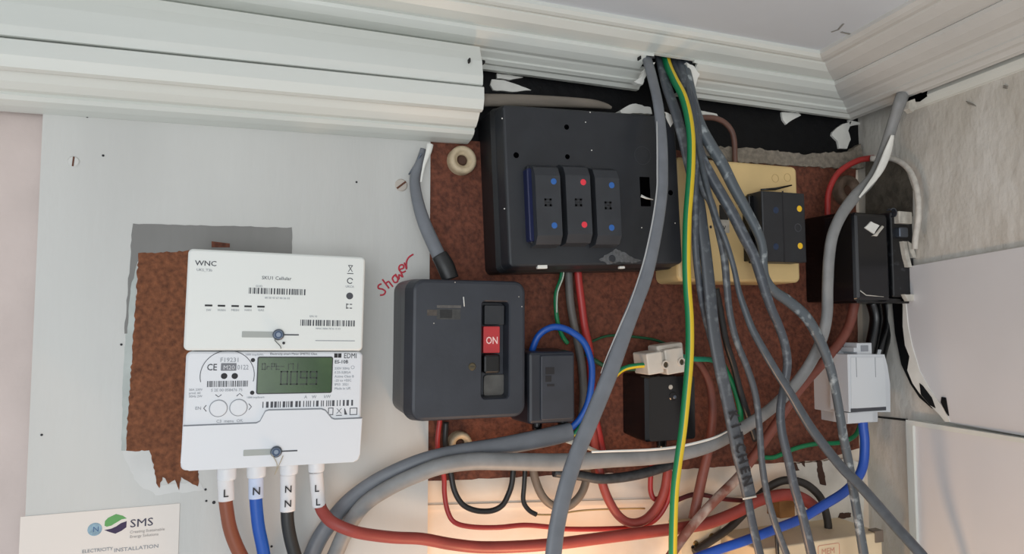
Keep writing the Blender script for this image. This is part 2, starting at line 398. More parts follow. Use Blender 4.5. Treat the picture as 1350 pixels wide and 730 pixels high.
# white board on the left with the bare patch
LB = .012
bx0, bx1 = P(50, 300, LB).x, P(566, 400, LB).x
mb = MB(); mb.box(bx0, bx1, 0, -LB, 1.45, P(566, 150, LB).z+.01)
meter_board = tag(mb.build('meter_board', board_paint), 'tall white painted board behind the smart meter', 'board')
def on(parent, mb, name, m, label=None):
    mb.v = [tuple(Vector(v) - parent.location) for v in mb.v]; o = mb.build(name, m, parent)
    if label: o['label'] = label
    return o
on(meter_board, blob(ragged(pxpoly([(160, 590), (198, 590), (206, 630), (214, 640), (262, 634), (268, 646), (206, 652), (184, 640), (172, 620)], LB), .0006, .003, 77), -LB+.0005, -LB-.0002), 'brush_stroke', mat('fresh_board_paint', (206, 206, 203), .5, .05, 40), 'fresh white brush strokes under the bare patch')
px_patch = [(182, 334), (262, 330), (262, 640), (243, 632), (240, 628), (236, 645), (230, 632), (222, 637), (214, 628), (210, 644), (205, 632), (200, 600), (196, 594), (166, 594), (168, 560), (172, 500), (176, 440), (180, 390)]
poly = ragged(pxpoly(px_patch, LB), .0006, .0022, 5)
on(meter_board, blob(poly, -LB+.0005, -LB-.0005), 'bare_patch', chip, 'bare brown chipboard patch with ragged paint edge')
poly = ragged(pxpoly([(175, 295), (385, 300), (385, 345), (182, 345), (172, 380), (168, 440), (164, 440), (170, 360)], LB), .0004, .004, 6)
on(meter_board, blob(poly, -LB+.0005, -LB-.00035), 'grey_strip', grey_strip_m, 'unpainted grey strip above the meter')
poly = ragged(pxpoly([(172, 350), (181, 350), (177, 440), (173, 500), (168, 560), (166, 594), (160, 594), (162, 500)], LB), .0003, .003, 8)
on(meter_board, blob(poly, -LB+.0005, -LB-.0003), 'paint_edge', grime_m)
on(meter_board, blob(pxpoly([(279, 318), (303, 321), (303, 326), (279, 326)], LB), -LB, -LB-.0008), 'bare_chip', chip2)
for x, y, r in ((160, 454, 1.6), (172, 553, 1.6), (136, 205, 1.6), (115, 154, 1.4), (470, 240, 1.4), (282, 662, 2.2), (272, 660, 1.5), (358, 720, 1.6), (55, 573, 1.6), (271, 645, 1.6)):
    q = P(x, y, LB); on(meter_board, disc(q.x, q.z, r*mm(q), -LB+.0003, -LB-.0004, 8), 'small_hole', ink_b)
for i, (x, y, r, a) in enumerate(((97, 213, 8, 86), (529, 244, 9.5, 40))):
    q = P(x, y, LB); s = thing('wood_screw', ['slotted screw painted over at the upper left of the white board', 'slotted screw beside the grey shower cable'][i], 'screw', q)
    R = r*mm(q); disc(0, 0, R, 0, -.0009, 18, .25).build('head', [mat('painted_head', (206, 206, 202), .5), mat('bare_head', (188, 180, 170), .4)][i], s)
    c_, s_ = cos(radians(a)), sin(radians(a)); L, w = R*.8, R*.13
    mb = MB(); mb.prism([(c_*L-s_*w, s_*L+c_*w), (-c_*L-s_*w, -s_*L+c_*w), (-c_*L+s_*w, -s_*L-c_*w), (c_*L+s_*w, s_*L-c_*w)], -.0007, -.0011); mb.build('slot', mat('rusty_slot', (100, 62, 46), .8), s)
# Shower, in red marker
hand = thing('handwriting', 'red handwritten word Shower on the white board', 'writing', P(520, 364, LB))
strokes = [[(503, 374), (499, 376), (499, 380), (504, 381), (508, 384), (506, 388), (501, 389)], [(504, 368), (513, 380)], [(508, 374), (512, 371), (515, 374), (518, 378)], [(517, 367), (520, 372), (524, 371), (524, 366), (520, 363), (517, 367)], [(521, 361), (526, 368), (526, 362), (531, 365), (528, 358)], [(527, 355), (532, 353), (531, 349), (527, 350), (526, 355), (530, 359), (535, 357)], [(533, 346), (536, 355)], [(536, 354), (536, 345), (539, 339), (545, 335)]]
for st in strokes:
    pts, ws = path([(x, y, LB+.0002, 2.5) for x, y in st], 4); mb = sweep(pts, ws, .12, 6); mb.v = [tuple(Vector(v)-hand.location) for v in mb.v]; mb.build('pen_stroke', red_ink, hand)

CEILO = bpy.data.objects['ceiling']
def on_ceiling(pts, w):
    q = []
    for x, y in pts:
        r_ = ray(x, y); q.append(CAM + r_*((CEIL-.0002-CAM.z)/r_.z))
    mb = MB()
    for a, b in zip(q, q[1:]):
        t_ = (b-a).normalized(); n_ = Vector((-t_.y, t_.x, 0))*w; mb.loft([[a-n_, a+n_, b+n_, b-n_], [v-Vector((0, 0, .0004)) for v in (a-n_, a+n_, b+n_, b-n_)]])
    mb.v = [tuple(Vector(v)-CEILO.location) for v in mb.v]; mb.build('crack', mat('ceiling_crack', (140, 140, 136), .8), CEILO)
on_ceiling([(1096, 42), (1105, 39), (1112, 31)], .0008); on_ceiling([(1109, 42), (1122, 45)], .001)
for (x, y, d_, w_, h_) in ((619, 79.5, .0625, 1.2, 3), (637, 81.5, .047, 2.4, 2), (844, 76, .053, 1, 2.4), (1089, 66, .075, 2, 1.5), (90, 15, .06, 0, 0)):
    if w_:
        q_ = P(x, y, d_); u_ = mm(q_); mb = rbox(q_.x-w_*u_, q_.x+w_*u_, q_.z-h_*u_, q_.z+h_*u_, q_.y+.004, q_.y-.001, .0008, .0002)
        pa = bpy.data.objects['trim_4'] if x == 619 else trim_1
        mb.v = [tuple(Vector(v)-pa.location) for v in mb.v]; mb.build('nick', shadow_gap, pa)
# chipboard in the middle
CB = .010
chipboard = thing('backing_board', 'dark red-brown chipboard sheet behind the fuse boxes', 'board', P(850, 620, 0))
poly = ragged(pxpoly([(566, 182), (700, 190), (1128, 208), (1133, 590), (1086, 606), (860, 621), (562, 634)], CB), .0005, .006, 9)
on(chipboard, blob(poly, 0, -CB), 'sheet', chip2)
# plaster ledge on its upper right edge and flakes on the black strip
on_wall(blob(ragged(pxpoly([(925, 192), (1000, 196), (1060, 203), (1120, 200), (1134, 190), (1140, 222), (1060, 220), (965, 213), (925, 208)], .012), .0012, .004, 11), -.001, -.0125), 'plaster_ledge', mat('dusty_plaster', (132, 124, 112), .9, .25, 160, .5, 200), 'dusty plaster ledge above the chipboard')
flakes = [[(1030, 148), (1052, 149), (1056, 152), (1044, 158), (1036, 164), (1032, 158)], [(1104, 168), (1110, 164), (1122, 160), (1118, 172), (1121, 184), (1116, 196), (1106, 196), (1104, 186), (1096, 178), (1097, 174)], [(1118, 158), (1132, 161), (1134, 164), (1121, 166)], [(920, 145), (945, 150), (946, 153), (921, 151)], [(648, 105), (664, 106), (688, 114), (700, 119), (676, 121), (650, 119), (646, 112)], [(655, 97), (672, 99), (690, 102), (672, 105), (655, 103)]]
for i, fl in enumerate(flakes):
    on_wall(blob(ragged(pxpoly(fl, .005), .0003, .004, 20+i), -.002, -.0055), 'paint_flake', paint_white)
on_wall(blob(ragged(pxpoly([(818, 146), (826, 140), (838, 136), (846, 139), (858, 141), (860, 150), (820, 149)], .03), .0005, .003, 31), -.002, -.03), 'plaster_crumb', paint_white)
# old batten end lying above the black fuse board
pts, ws = path([(636, 132, .022, 17), (700, 133, .022, 16), (770, 136, .022, 13), (795, 139, .02, 9), (806, 142, .02, 4)], 5)
tag(sweep(pts, ws, .8, 10).build('timber_batten', mat('dusty_grey_timber', (128, 120, 110), .8, .2, 60, .2, 90, stretch=(.2, 1, 1))), 'dusty grey timber batten lying above the black fuse board', 'batten')

# ================================================================== SMART METER
MF = .058
meter = thing('smart_meter', 'white smart electricity meter with green display and hub on top', 'meter', P(360, 616, LB), .018)
X = lambda x, y, d=MF: Lc(meter, x, y, d)
back = -.0
x0, x1, z0, z1 = rect(meter, (243, 460), (475, 607), MF, (478, 466), (240, 622))
yF = X(360, 500).y
zt = z1
body = rbox(x0, x1, z0, z1, 0, yF, .004, .0018).build('meter_body', meter_w, meter)
# hub on top, a little prouder
HF = MF+.0015; yH = Lc(meter, 360, 400, HF).y
hx0_, hx1_, hz0, hz1 = rect(meter, (247, 325), (479, 465), HF, (481, 341), (243, 459))
hub = rbox(hx0_, hx1_, hz0, hz1, 0, yH, .0035, .0016).build('communications_hub', meter_hub, meter)
def child(parent, o): return o
def sub(mb, name, m, part, label=None):
    mb.v = [tuple(Vector(v) - part.location) for v in mb.v]; o = mb.build(name, m, part)
    if label: o['label'] = label
    return o
def subtext(s, x, y, size_px, part, d, m=ink, **k):
    p = Lc(meter, x, y, d); sz = size_px*mm(P(x, y, d)); o = text(s, sz*1.35, m, parent=part, **k); o.location = p - part.location + Vector((0, -.0001, 0)); return o
def subbar(x0p, y0p, x1p, y1p, part, d, seed, m=ink):
    a, b = Lc(meter, x0p, y0p, d), Lc(meter, x1p, y1p, d); zc = (a.z+b.z)/2; h = abs(Lc(meter, x0p, y0p, d).z - Lc(meter, x0p, y0p+8, d).z)
    o = barcode(meter, a.x, b.x, zc-h*.5, zc+h*.5, a.y, m, seed=seed, parent=part); o.location = o.location - part.location; return o
subtext('WNC', 257, 349.5, 7.0, hub, HF, ink, sx=1.1, bold=.00006)
subtext('UKS_T3b', 259, 357, 3.6, hub, HF, ink_l)
subtext('SKU1 Cellular', 345, 368, 4.8, hub, HF, ink)
subtext('GUID', 337, 378, 2.6, hub, HF, ink_l)
subbar(328, 383.5, 403, 384.5, hub, HF, 3); subtext('00 50 43 67 00 26 03', 349, 393.5, 2.7, hub, HF, ink_l)
for i, (x, s) in enumerate(((275, 'SW'), (292, 'WAN'), (310, 'MESH'), (327, 'HAN'), (344, 'GAS'))):
    p = Lc(meter, x, 402.5+i*.4, HF); w = 4.6*mm(P(x, 402, HF)); h = w*.26
    sub(rbox(p.x-w, p.x+w, p.z-h, p.z+h, p.y, p.y-.0002, .0003, .00005), 'status_light', ink_b, hub)
    subtext(s, x, 410, 3.0, hub, HF, ink_l, align='CENTER')
subtext('S/N 10', 408, 418, 2.6, hub, HF, ink_l)
subbar(396, 425.5, 469, 426, hub, HF, 8); subtext('WNC 0000 78 22 15 03', 416, 434, 2.4, hub, HF, ink_l)
p = Lc(meter, 442, 449, HF); sub(rbox(p.x-.015, p.x+.015, p.z-.0003, p.z+.0003, p.y, p.y-.0001, .0001, .00003), 'printed_line', ink_l, hub)
# approval symbols column
for (x, y, kind) in ((462, 354, 0), (461.5, 370, 1), (461, 390, 2), (460.5, 403, 3)):
    p = Lc(meter, x, y, HF); u = mm(P(x, y, HF)); mb = MB()
    if kind == 0:
        for a in (.7, -.7): c_, s_ = cos(pi/2+a*.8)*5*u, sin(pi/2+a*.8)*5*u; w = .5*u; mb.prism([(p.x+c_-w, p.z+s_), (p.x+c_+w, p.z+s_), (p.x-c_+w, p.z-s_), (p.x-c_-w, p.z-s_)], p.y, p.y-.0001)
        mb.box(p.x-3*u, p.x+3*u, p.y, p.y-.0001, p.z+3.6*u, p.z+4.6*u); mb.box(p.x-4*u, p.x+4*u, p.y, p.y-.0001, p.z-7*u, p.z-6*u)
    elif kind == 1: ring(p.x, p.z, 3.4*u, 1.2*u, p.y, p.y-.0001, .3, 5.6, mb=mb)
    elif kind == 2: disc(p.x, p.z, 4.6*u, p.y, p.y-.0001, 16, .05, mb=mb)
    else:
        for dx, dz in ((-2.5, 2), (2, 2), (-2.5, -3), (2, -3)): mb.box(p.x+(dx-1.6)*u, p.x+(dx+1.6)*u, p.y, p.y-.0001, p.z+(dz-.6)*u, p.z+(dz+.6)*u)
        mb.box(p.x-4*u, p.x-3*u, p.y, p.y-.0001, p.z-4*u, p.z+3*u)
    sub(mb, 'symbol', ink, hub)
subtext('UKCA', 461, 379, 3.0, hub, HF, ink_l, align='CENTER')
def seal(part, d, sl, sx, sr, y, wirecol):
    a, b = Lc(meter, sl[0], y-4, d), Lc(meter, sl[1], y+4, d); cz = Lc(meter, sx, y, d)
    h = 4*mm(P(sx, y, d))
    sub(rbox(a.x, b.x, cz.z-h, cz.z+h, cz.y+.0004, cz.y-.0002, .0006, .0001), 'slot', mat('slot_grey', (168, 172, 168), .6), part, 'shallow grey slot')
    e = Lc(meter, sr, y, d); sub(rbox(cz.x, e.x, cz.z-h*.22, cz.z+h*.22, cz.y, cz.y-.0002, .0002, .00005), 'groove', ink, part)
    r = 7.4*mm(P(sx, y, d)); sub(disc(cz.x, cz.z, r, cz.y, cz.y-.0025, 20, .25), 'screw_head', steel, part, 'metal sealing screw')
    sub(ring(cz.x, cz.z, r*.55, r*.28, cz.y-.0024, cz.y-.0029, n=18), 'screw_recess', mat('dark_steel', (60, 72, 92), .4, metal=.6), part)
    q = [cz + Vector((.0, -.002, -r*.7)), cz + Vector((-.0025, -.0025, -.004)), cz + Vector((.0015, -.0025, -.0085)), cz + Vector((.0022, -.0025, -.0105))]
    if y > 560: q = [cz + Vector((-.0035, -.002, -.001)), cz + Vector((.001, -.003, -.009)), cz + Vector((-.0005, -.003, -.0165)), cz+Vector((.0022, -.003, -.010)), cz+Vector((.005, -.002, -.003))]
    sub(sweep([Vector(v) for v in catmull([tuple(v) for v in q], 5)], [.0007]*99, 1, 6), 'seal_wire', wirecol, part)
seal(hub, HF, (319, 360), 367, 394, 441, mat('seal_wire_grey', (96, 100, 96), .5, metal=.5))
p = Lc(meter, 374, 452, HF); sub(disc(p.x, p.z, 1.8*mm(P(374, 452, HF)), p.y, p.y-.001, 10), 'seal_crimp', ink_b, hub)
# face of the meter
a, b, c, e = rect(meter, (340, 471), (437, 517), MF, (437, 471.5), (340, 517.5))
sub(rbox(a-.0008, b+.0008, c-.0008, e+.0008, yF+.0004, yF-.0005, .0016, .0003), 'display_bezel', lcd_frame, body, 'dark display bezel')
lcd = rbox(a, b, c, e, yF, yF-.0008, .0012, .0001).build('display', lcd_m, meter); lcd['label'] = 'green backlit display'
def seg7(ch): return {'0': 'abcdef', '9': 'abcdfg', '1': 'bc', 'r': 'eg', 't': 'defg', 'P': 'abefg', '-': 'g', '7': 'abc'}[ch]
def sevenseg(s, px, py, wpx, hpx, d, thick):
    mb = MB(); x = px
    for ch in s:
        if ch == '.':
            p = Lc(meter, x-2.5, py+hpx*.5-1, d); u = mm(P(px, py, d)); mb.box(p.x-.8*u, p.x+.8*u, p.y, p.y-.0001, p.z-.8*u, p.z+.8*u); continue
        c0 = Lc(meter, x+wpx/2, py, d); u = mm(P(px, py, d)); w, h, t = wpx*u*.42, hpx*u*.5, thick*u
        S = {'a': (-w, w, h-t, h), 'd': (-w, w, -h, -h+t), 'g': (-w, w, -t/2, t/2), 'f': (-w, -w+t, 0, h), 'b': (w-t, w, 0, h), 'e': (-w, -w+t, -h, 0), 'c': (w-t, w, -h, 0)}
        for k in seg7(ch): q = S[k]; mb.box(c0.x+q[0], c0.x+q[1], c0.y, c0.y-.0001, c0.z+q[2], c0.z+q[3])
        x += wpx*1.14
    return mb
sub(sevenseg('00.99', 369, 498, 11.3, 18, MF+.0009, 1.5), 'digits', lcd_seg, lcd)
sub(sevenseg('0rPt-171', 345, 483, 5.4, 8.5, MF+.0009, .9), 'small_digits', lcd_seg, lcd)
p = Lc(meter, 300, 494, MF); u = mm(P(300, 494, MF))
sub(ring(p.x, p.z-1*u, 33*u, .9*u, yF, yF-.0001, radians(-14), radians(194)), 'arc_line', ink, body)
subtext('F19231', 290, 477, 6, body, MF, ink_l)
subtext('CE', 272.5, 488, 9, body, MF, ink, bold=.00008, sx=.85)
p = Lc(meter, 301.5, 483.5, MF); sub(rbox(p.x-9.5*u, p.x+9.5*u, p.z-5*u, p.z+5*u, yF, yF-.00008, .0004, .00003), 'approval_box', mat('mid_grey_ink', (120, 122, 128), .6), body)
subtext('M20', 294, 487, 6, body, MF+.0001, mat('white_ink', (210, 212, 216), .6)); subtext('0122', 312.5, 487, 6.6, body, MF, ink_l, sx=.8)
for x in (295.5, 309.5):
    p = Lc(meter, x, 495.5, MF); sub(disc(p.x, p.z, 4*u, yF, yF-.0002, 16, .1), 'optical_port', ink_b, body)
subbar(273, 506, 328, 505.5, body, MF, 12); subtext('S 2E 00 058476 75', 278, 516, 3.8, body, MF, ink_l)
for i, s in enumerate(('20A 230V', 'prod. 60', '50Hz 2W')): subtext(s, 249, 515+i*4.4, 3, body, MF, ink_l)
for x, y in ((333.5, 474.5), (332.5, 517.5)):
    p = Lc(meter, x, y, MF); sub(disc(p.x, p.z, 2.8*u, yF, yF-.0002, 12, .1), 'indicator', ink_b, body)
subtext('1000 imp/kWh', 323, 468.5, 2.8, body, MF, ink_l); subtext('Electricity smart Meter SMETS2 Class', 356, 467.5, 2.9, body, MF, ink); subtext('1000 imp/kvarh', 325, 525, 2.6, body, MF, ink_l)
for x, y in ((288, 538), (314.5, 537)):
    p = Lc(meter, x, y, MF); sub(ring(p.x, p.z, 10.9*u, .9*u, yF, yF-.0001), 'button_ring', ink_l, body); sub(disc(p.x, p.z, 10.3*u, yF, yF-.0006, 24, .05), 'button', meter_w, body)
for pts in ([(284, 520), (288, 523), (292, 520)], [(312, 522), (316, 518.5), (320, 522)], [(272, 534), (268.5, 538), (272, 542)], [(328, 532), (331.5, 536), (328, 540)]):
    q = [Lc(meter, x, y, MF) + Vector((0, -.0001, 0)) for x, y in pts]; sub(sweep(q, [.0006]*3, .2, 6), 'arrow_mark', ink, body)
subtext('EN', 257, 540, 4.4, body, MF, ink_l); subtext('C3  menu  OK', 285, 557, 4.0, body, MF, ink_l)
p = Lc(meter, 444.5, 468.5, MF); mb = MB()
for i in range(2): mb.box(p.x+(i*5.2-4)*u, p.x+(i*5.2+.6)*u, yF, yF-.0001, p.z-3*u, p.z+3*u)
sub(mb, 'logo_block', ink_b, body)
subtext('EDMI', 453, 472, 7.0, body, MF, ink_b, sx=.8); subtext('ES-10B', 441, 478.8, 4.6, body, MF, ink_b, bold=.00004)
for i, s in enumerate(('230V 50Hz', '0.25-5(85)A', 'Active Class B', '-25 to +55C', 'IP53  2021', 'Made in UK')): subtext(s, 441, 487+i*5.3, 3.2, body, MF, ink_l)
p = Lc(meter, 465, 484, MF); sub(ring(p.x, p.z, 2.2*u, .6*u, yF, yF-.0001, n=14), 'symbol', ink_l, body)
subtext('A', 401, 525, 4.2, body, MF, ink_l); subtext('W', 411, 525, 4.2, body, MF, ink_l); subtext('kW', 427, 524.5, 4.2, body, MF, ink_l)
subbar(346, 534, 471, 530, body, MF, 21)
for x, k in ((436, 0), (447, 1), (456, 2), (466, 3)):
    p = Lc(meter, x, 542, MF); mb = MB()
    if k in (0, 3): w = (3.5, 5.2)[k == 3]*u; [mb.box(*q) for q in ((p.x-w, p.x+w, yF, yF-.0001, p.z+4*u, p.z+5*u), (p.x-w, p.x+w, yF, yF-.0001, p.z-5*u, p.z-4*u), (p.x-w, p.x-w+u, yF, yF-.0001, p.z-5*u, p.z+5*u), (p.x+w-u, p.x+w, yF, yF-.0001, p.z-5*u, p.z+5*u))]
    elif k == 1:
        for a in (.9, -.9): mb.prism([(p.x-3.5*u*a-.5*u, p.z+4*u), (p.x-3.5*u*a+.5*u, p.z+4*u), (p.x+3.5*u*a+.5*u, p.z-3*u), (p.x+3.5*u*a-.5*u, p.z-3*u)], yF, yF-.0001)
        mb.box(p.x-4*u, p.x+4*u, yF, yF-.0001, p.z-6*u, p.z-5*u)
    else: mb.prism([(p.x-2.5*u, p.z+4*u), (p.x-1.5*u, p.z+4*u), (p.x+2*u, p.z-4.5*u), (p.x-2*u, p.z-4.5*u)], yF, yF-.0001)
    sub(mb, 'symbol', ink, body)
# terminal cover: its stepped upper edge shows as a grey line
cov = [Lc(meter, x, y, MF) for x, y in ((241.5, 561.5), (338, 557.5), (343, 555), (350, 542), (354, 540.5), (424, 539), (429, 541), (437, 551), (441, 552.5), (477.5, 551))]
top = [(q.x, q.z) for q in cov]
low_ = [(x1, z0+.006), (x1-.0015, z0+.002), (x1-.005, z0), (x0+.006, z0-.0), (x0+.0015, z0+.002), (x0, z0+.006)]
mb = MB(); o_ = top + low_; cxm, czm = (x0+x1)/2, (z0+cov[0].z)/2
mb.loft([[(x, yF+.0006, z) for x, z in o_], [(x, yF-.0009, z) for x, z in o_], [(x+(cxm-x)*.008, yF-.0013, z+(czm-z)*.012) for x, z in o_]])
cover = mb.build('terminal_cover', meter_w, meter)
sub(sweep([Vector((x, yF-.0002, z+.0004)) for x, z in top], [.0008]*len(top), .3, 6), 'edge_line', ink_l, cover)
seal(cover, MF+.0013, (321, 361), 364, 392, 595, mat('seal_wire_tan', (170, 160, 140), .5))
# terminal outlets
for x, w in ((299, 15), (338, 15), (381, 14.5), (417, 13)):
    yb = 628 - (x-299)*.09; pts, ws = path([(x, yb-14, .040, w*1.6), (x, yb, .040, w*1.62), (x, yb+4, .040, w*1.5)], 3)
    mb = sweep(pts, ws, .9, 16); R = Matrix.Rotation(meter.rotation_euler.y, 3, 'Y').inverted(); mb.v = [tuple(R @ (Vector(v)-meter.location)) for v in mb.v]; mb.build('cable_gland', meter_w, meter)

# meter tails
def tail(name, label, pts, m, sleeve_pts, w, letters, sm, d=.040):
    root = thing(name, label, 'cable', P(pts[0][0], pts[0][1], d))
    cable('core', None, [(q_[0], q_[1], q_[2] if len(q_) > 2 else d, w) for q_ in pts], m, parent=root, n=14)
    s = cable('sleeve', 'white printed marker sleeve', [(x, y, d, w*1.16) for x, y in sleeve_pts], sm, parent=root, n=14)
    for (ch, x, y, sz) in letters:
        q = P(x, y, d + w*.62*mm(P(x, y, d)) + .0002); t = text(ch, sz*mm(q)*1.4, ink_b, 'sleeve_letter', s, bold=.0001, align='CENTER'); t.location = q - root.location - s.location
    return root
tail('meter_tail', 'brown cable with one L sleeve below the meter', [(296, 636), (297, 655), (299, 672), (303, 695), (311, 718), (324, 745), (336, 770)], brown_pvc, [(297, 630), (298, 645), (298.5, 659)], 17.5, [('L', 297.5, 655, 10)], sleeve_m)
tail('meter_tail', 'blue cable with one N sleeve below the meter', [(337, 630), (337, 650), (338, 668), (341, 695), (347, 725), (352, 760)], blue_pvc, [(337.5, 628), (337.5, 645), (337.5, 656)], 16.5, [('N', 338, 652, 10)], sleeve_b)
tail('meter_tail', 'black cable with two N sleeves below the meter', [(379, 625), (379, 660), (379, 685), (383, 710), (390, 735), (398, 760)], black_pvc, [(379.5, 624), (379.5, 650), (379, 673)], 17, [('N', 380, 649, 9), ('N', 379.5, 668, 9)], sleeve_m)
tail('meter_tail', 'long red cable with two L sleeves running right under the boards', [(416, 622), (419, 645), (422, 666), (428, 678, .044), (438, 688, .050), (457, 697, .054), (478, 703, .053), (517, 708, .048), (556, 710, .044), (595, 717, .042), (634, 721, .04), (686, 720, .04), (738, 716, .04), (785, 710, .04), (832, 704, .04), (879, 698, .036), (910, 694, .034), (938, 688, .034), (973, 674, .036), (996, 661, .036), (1020, 654, .036), (1043, 652, .036), (1062, 659, .036), (1078, 672, .036)], red_dull, [(416.5, 622), (418.5, 645), (420.5, 667)], 15.5, [('L', 417.5, 648, 9), ('L', 419, 666, 9)], sleeve_m)

# ================================================================== CARD
cr = thing('information_card', 'white printed card with a green and purple logo fixed below the meter', 'card', P(130, 730, LB))
cd = LB+.0007
cq = pxpoly([(27, 681), (237, 663.5), (238, 900), (20, 930)], cd); xa, xb = cq[0][0], cq[1][0]; zt_ = (cq[0][1]+cq[1][1])/2
CL = lambda x, y, d=cd: P(x, y, d) - cr.location
mb = MB(); a = CL(27, 681); b = CL(237, 663.5); zz = (a.z+b.z)/2
mb.box(a.x, b.x, .0, -.0007, zz-.14, zz); mb.build('card_sheet', card_m, cr)
u = mm(P(150, 690, cd)); lg = CL(152.5, 690.5); hexp = [(0, 12.5), (12.5, 6), (12.5, -6), (0, -12.5), (-12.5, -6), (-12.5, 6)]
y_ = -.0008
mb = MB(); mb.prism([(lg.x+x*u, lg.z+z*u) for x, z in ((-12.8, -1), (-12.5, 5), (-9, 9), (0, 13), (8, 10), (12.8, 6), (7, 5.5), (1, 2), (-5, -1.5), (-10, -2.5))], y_+.0002, y_); mb.build('logo_green', green_print, cr)
mb = MB(); mb.prism([(lg.x+x*u, lg.z+z*u) for x, z in ((12.8, 2.5), (12.6, -5.5), (7, -9.5), (0, -12.5), (-7, -9.5), (-12.8, -6.5), (-5, -5.5), (1, -3), (6, .5))], y_+.0002, y_); mb.build('logo_purple', purple_print, cr)
def ctext(s, x, y, px, m, **k):
    t = text(s, px*1.4*mm(P(x, y, cd)), m, parent=cr, **k); t.location = CL(x, y) + Vector((0, -.0002, 0)); return t
ctext('SMS', 171, 695, 10.5, navy_print, sx=1.12)
ctext('Creating Sustainable', 171, 703, 3.6, mat('faint_ink', (176, 170, 166), .6)); ctext('Energy Solutions', 171, 709, 3.6, MATS['faint_ink'])
ctext('ELECTRICITY', 108, 729, 4.4, ink_l); ctext('INSTALLATION', 150, 727.5, 4.8, ink_l, sx=1.15)
s = CL(125, 697.5); disc(s.x, s.z, 8.5*u, y_+.0003, y_-.0001, 24, .05).build('round_sticker', seal_m, cr)
ctext('N', 122, 701, 7, mat('sticker_ink', (60, 96, 140), .6))

# ================================================================== SHOWER SWITCH
SF = .066
sw = thing('isolator_switch', 'black bakelite isolator switch with red ON tab', 'switch', P(610, 460, CB), .004)
x0, x1, z0, z1 = rect(sw, (541, 367), (692, 550), SF, (694, 371), (545, 555)); yf = Lc(sw, 610, 460, SF).y; yb = .0
bxl = Lc(sw, 519, 450, .014).x
sl = rect(sw, (636, 397), (671, 524), SF)
r = .010; n_ = 6
mb = MB()
mb.loft([rr(bxl, x1+.003, z0+.002, z1+.001, r, yb, n_), rr(bxl+.001, x1+.003, z0+.001, z1+.001, r, yf*.55, n_), rr(x0-.004, x1+.0015, z0-.0005, z1+.0005, r, yf*.8, n_), rr(x0, x1, z0, z1, r, yf+.0025, n_), rr(x0+.001, x1-.001, z0+.001, z1-.001, r-.001, yf+.0008, n_), rr(x0+.003, x1-.003, z0+.003, z1-.003, r-.003, yf, n_),
         rr(sl[0]-.001, sl[1]+.001, sl[2]-.001, sl[3]+.001, .004, yf, n_), rr(sl[0], sl[1], sl[2], sl[3], .003, yf+.0012, n_), rr(sl[0]+.001, sl[1]-.001, sl[2]+.0015, sl[3]-.001, .003, yf+.013, n_)])
case = mb.build('case', bake_sw, sw)
q = rect(sw, (637.5, 430), (659, 465), SF-.003); tabp = rbox(*q, Lc(sw, 648, 450, SF-.012).y, Lc(sw, 648, 450, SF-.003).y, .001, .0005).build('switch_tab', red_tab, sw); tabp['label'] = 'red tab lettered ON'
t = text('ON', .0085, mat('pale_pink_ink', (236, 200, 196), .6), parent=tabp, align='CENTER', sx=.8, bold=.0001); t.location = Lc(sw, 648.5, 453, SF-.003) - tabp.location + Vector((0, -.0002, 0))
q = rect(sw, (638, 467), (660, 492), SF-.001); kn = rbox(*q, Lc(sw, 648, 480, SF-.012).y, Lc(sw, 648, 480, SF-.001).y, .0025, .002).build('toggle', deep_black, sw); kn['label'] = 'black rocker toggle'
q = rect(sw, (638, 402), (664, 428), SF-.008); rbox(*q, Lc(sw, 648, 410, SF-.012).y, Lc(sw, 648, 410, SF-.006).y, .001, .0005).build('rocker', bake, sw)
q = rect(sw, (638, 494), (668, 522), SF-.011); rbox(*q, Lc(sw, 648, 410, SF-.0135).y, Lc(sw, 648, 510, SF-.011).y, .003, .0004).build('slot_floor', mat('lit_grey_bakelite', (92, 90, 86), .6, .2, 90), sw)  # light falling on the slot bottom is painted as a paler grey
q = Lc(sw, 622.5, 483, SF); disc(q.x, q.z, .0033, yf+.0005, yf-.0008, 16, .2).build('cover_screw', mat('dull_brass', (92, 84, 66), .4, metal=.7), sw)
mb = MB(); mb.box(q.x-.002, q.x+.002, yf-.0007, yf-.001, q.z-.0003, q.z+.0003); mb.build('screw_slot', ink_b, sw)
# worn label outline
for (a, b, c, e, m_) in ((563, 408, 576, 416, (78, 72, 66)), (576, 402, 608, 406, (84, 82, 80)), (576, 407, 607, 421, (62, 63, 62)), (580, 408, 596, 419, (36, 37, 38))):
    q = rect(sw, (a, b), (c, e), SF); rbox(*q, yf+.0003, yf-.0002-(.0001 if a == 580 else 0), .0003, .00005).build('worn_label', mat('label_%d_%d' % (a, b), m_, .7, .2, 400), sw)
q = [Lc(sw, 611, 391, SF), Lc(sw, 612, 404, SF)]; sweep([v+Vector((0, -.0002, 0)) for v in q], [.0012, .0007], .2, 6).build('paint_splash', paint_white, sw)
for x, y in ((572, 426), (684, 391), (688, 404), (600, 372)):
    q = Lc(sw, x, y, SF); disc(q.x, q.z, .0005, yf+.0002, yf-.0002, 8).build('paint_speck', paint_dirty, sw)
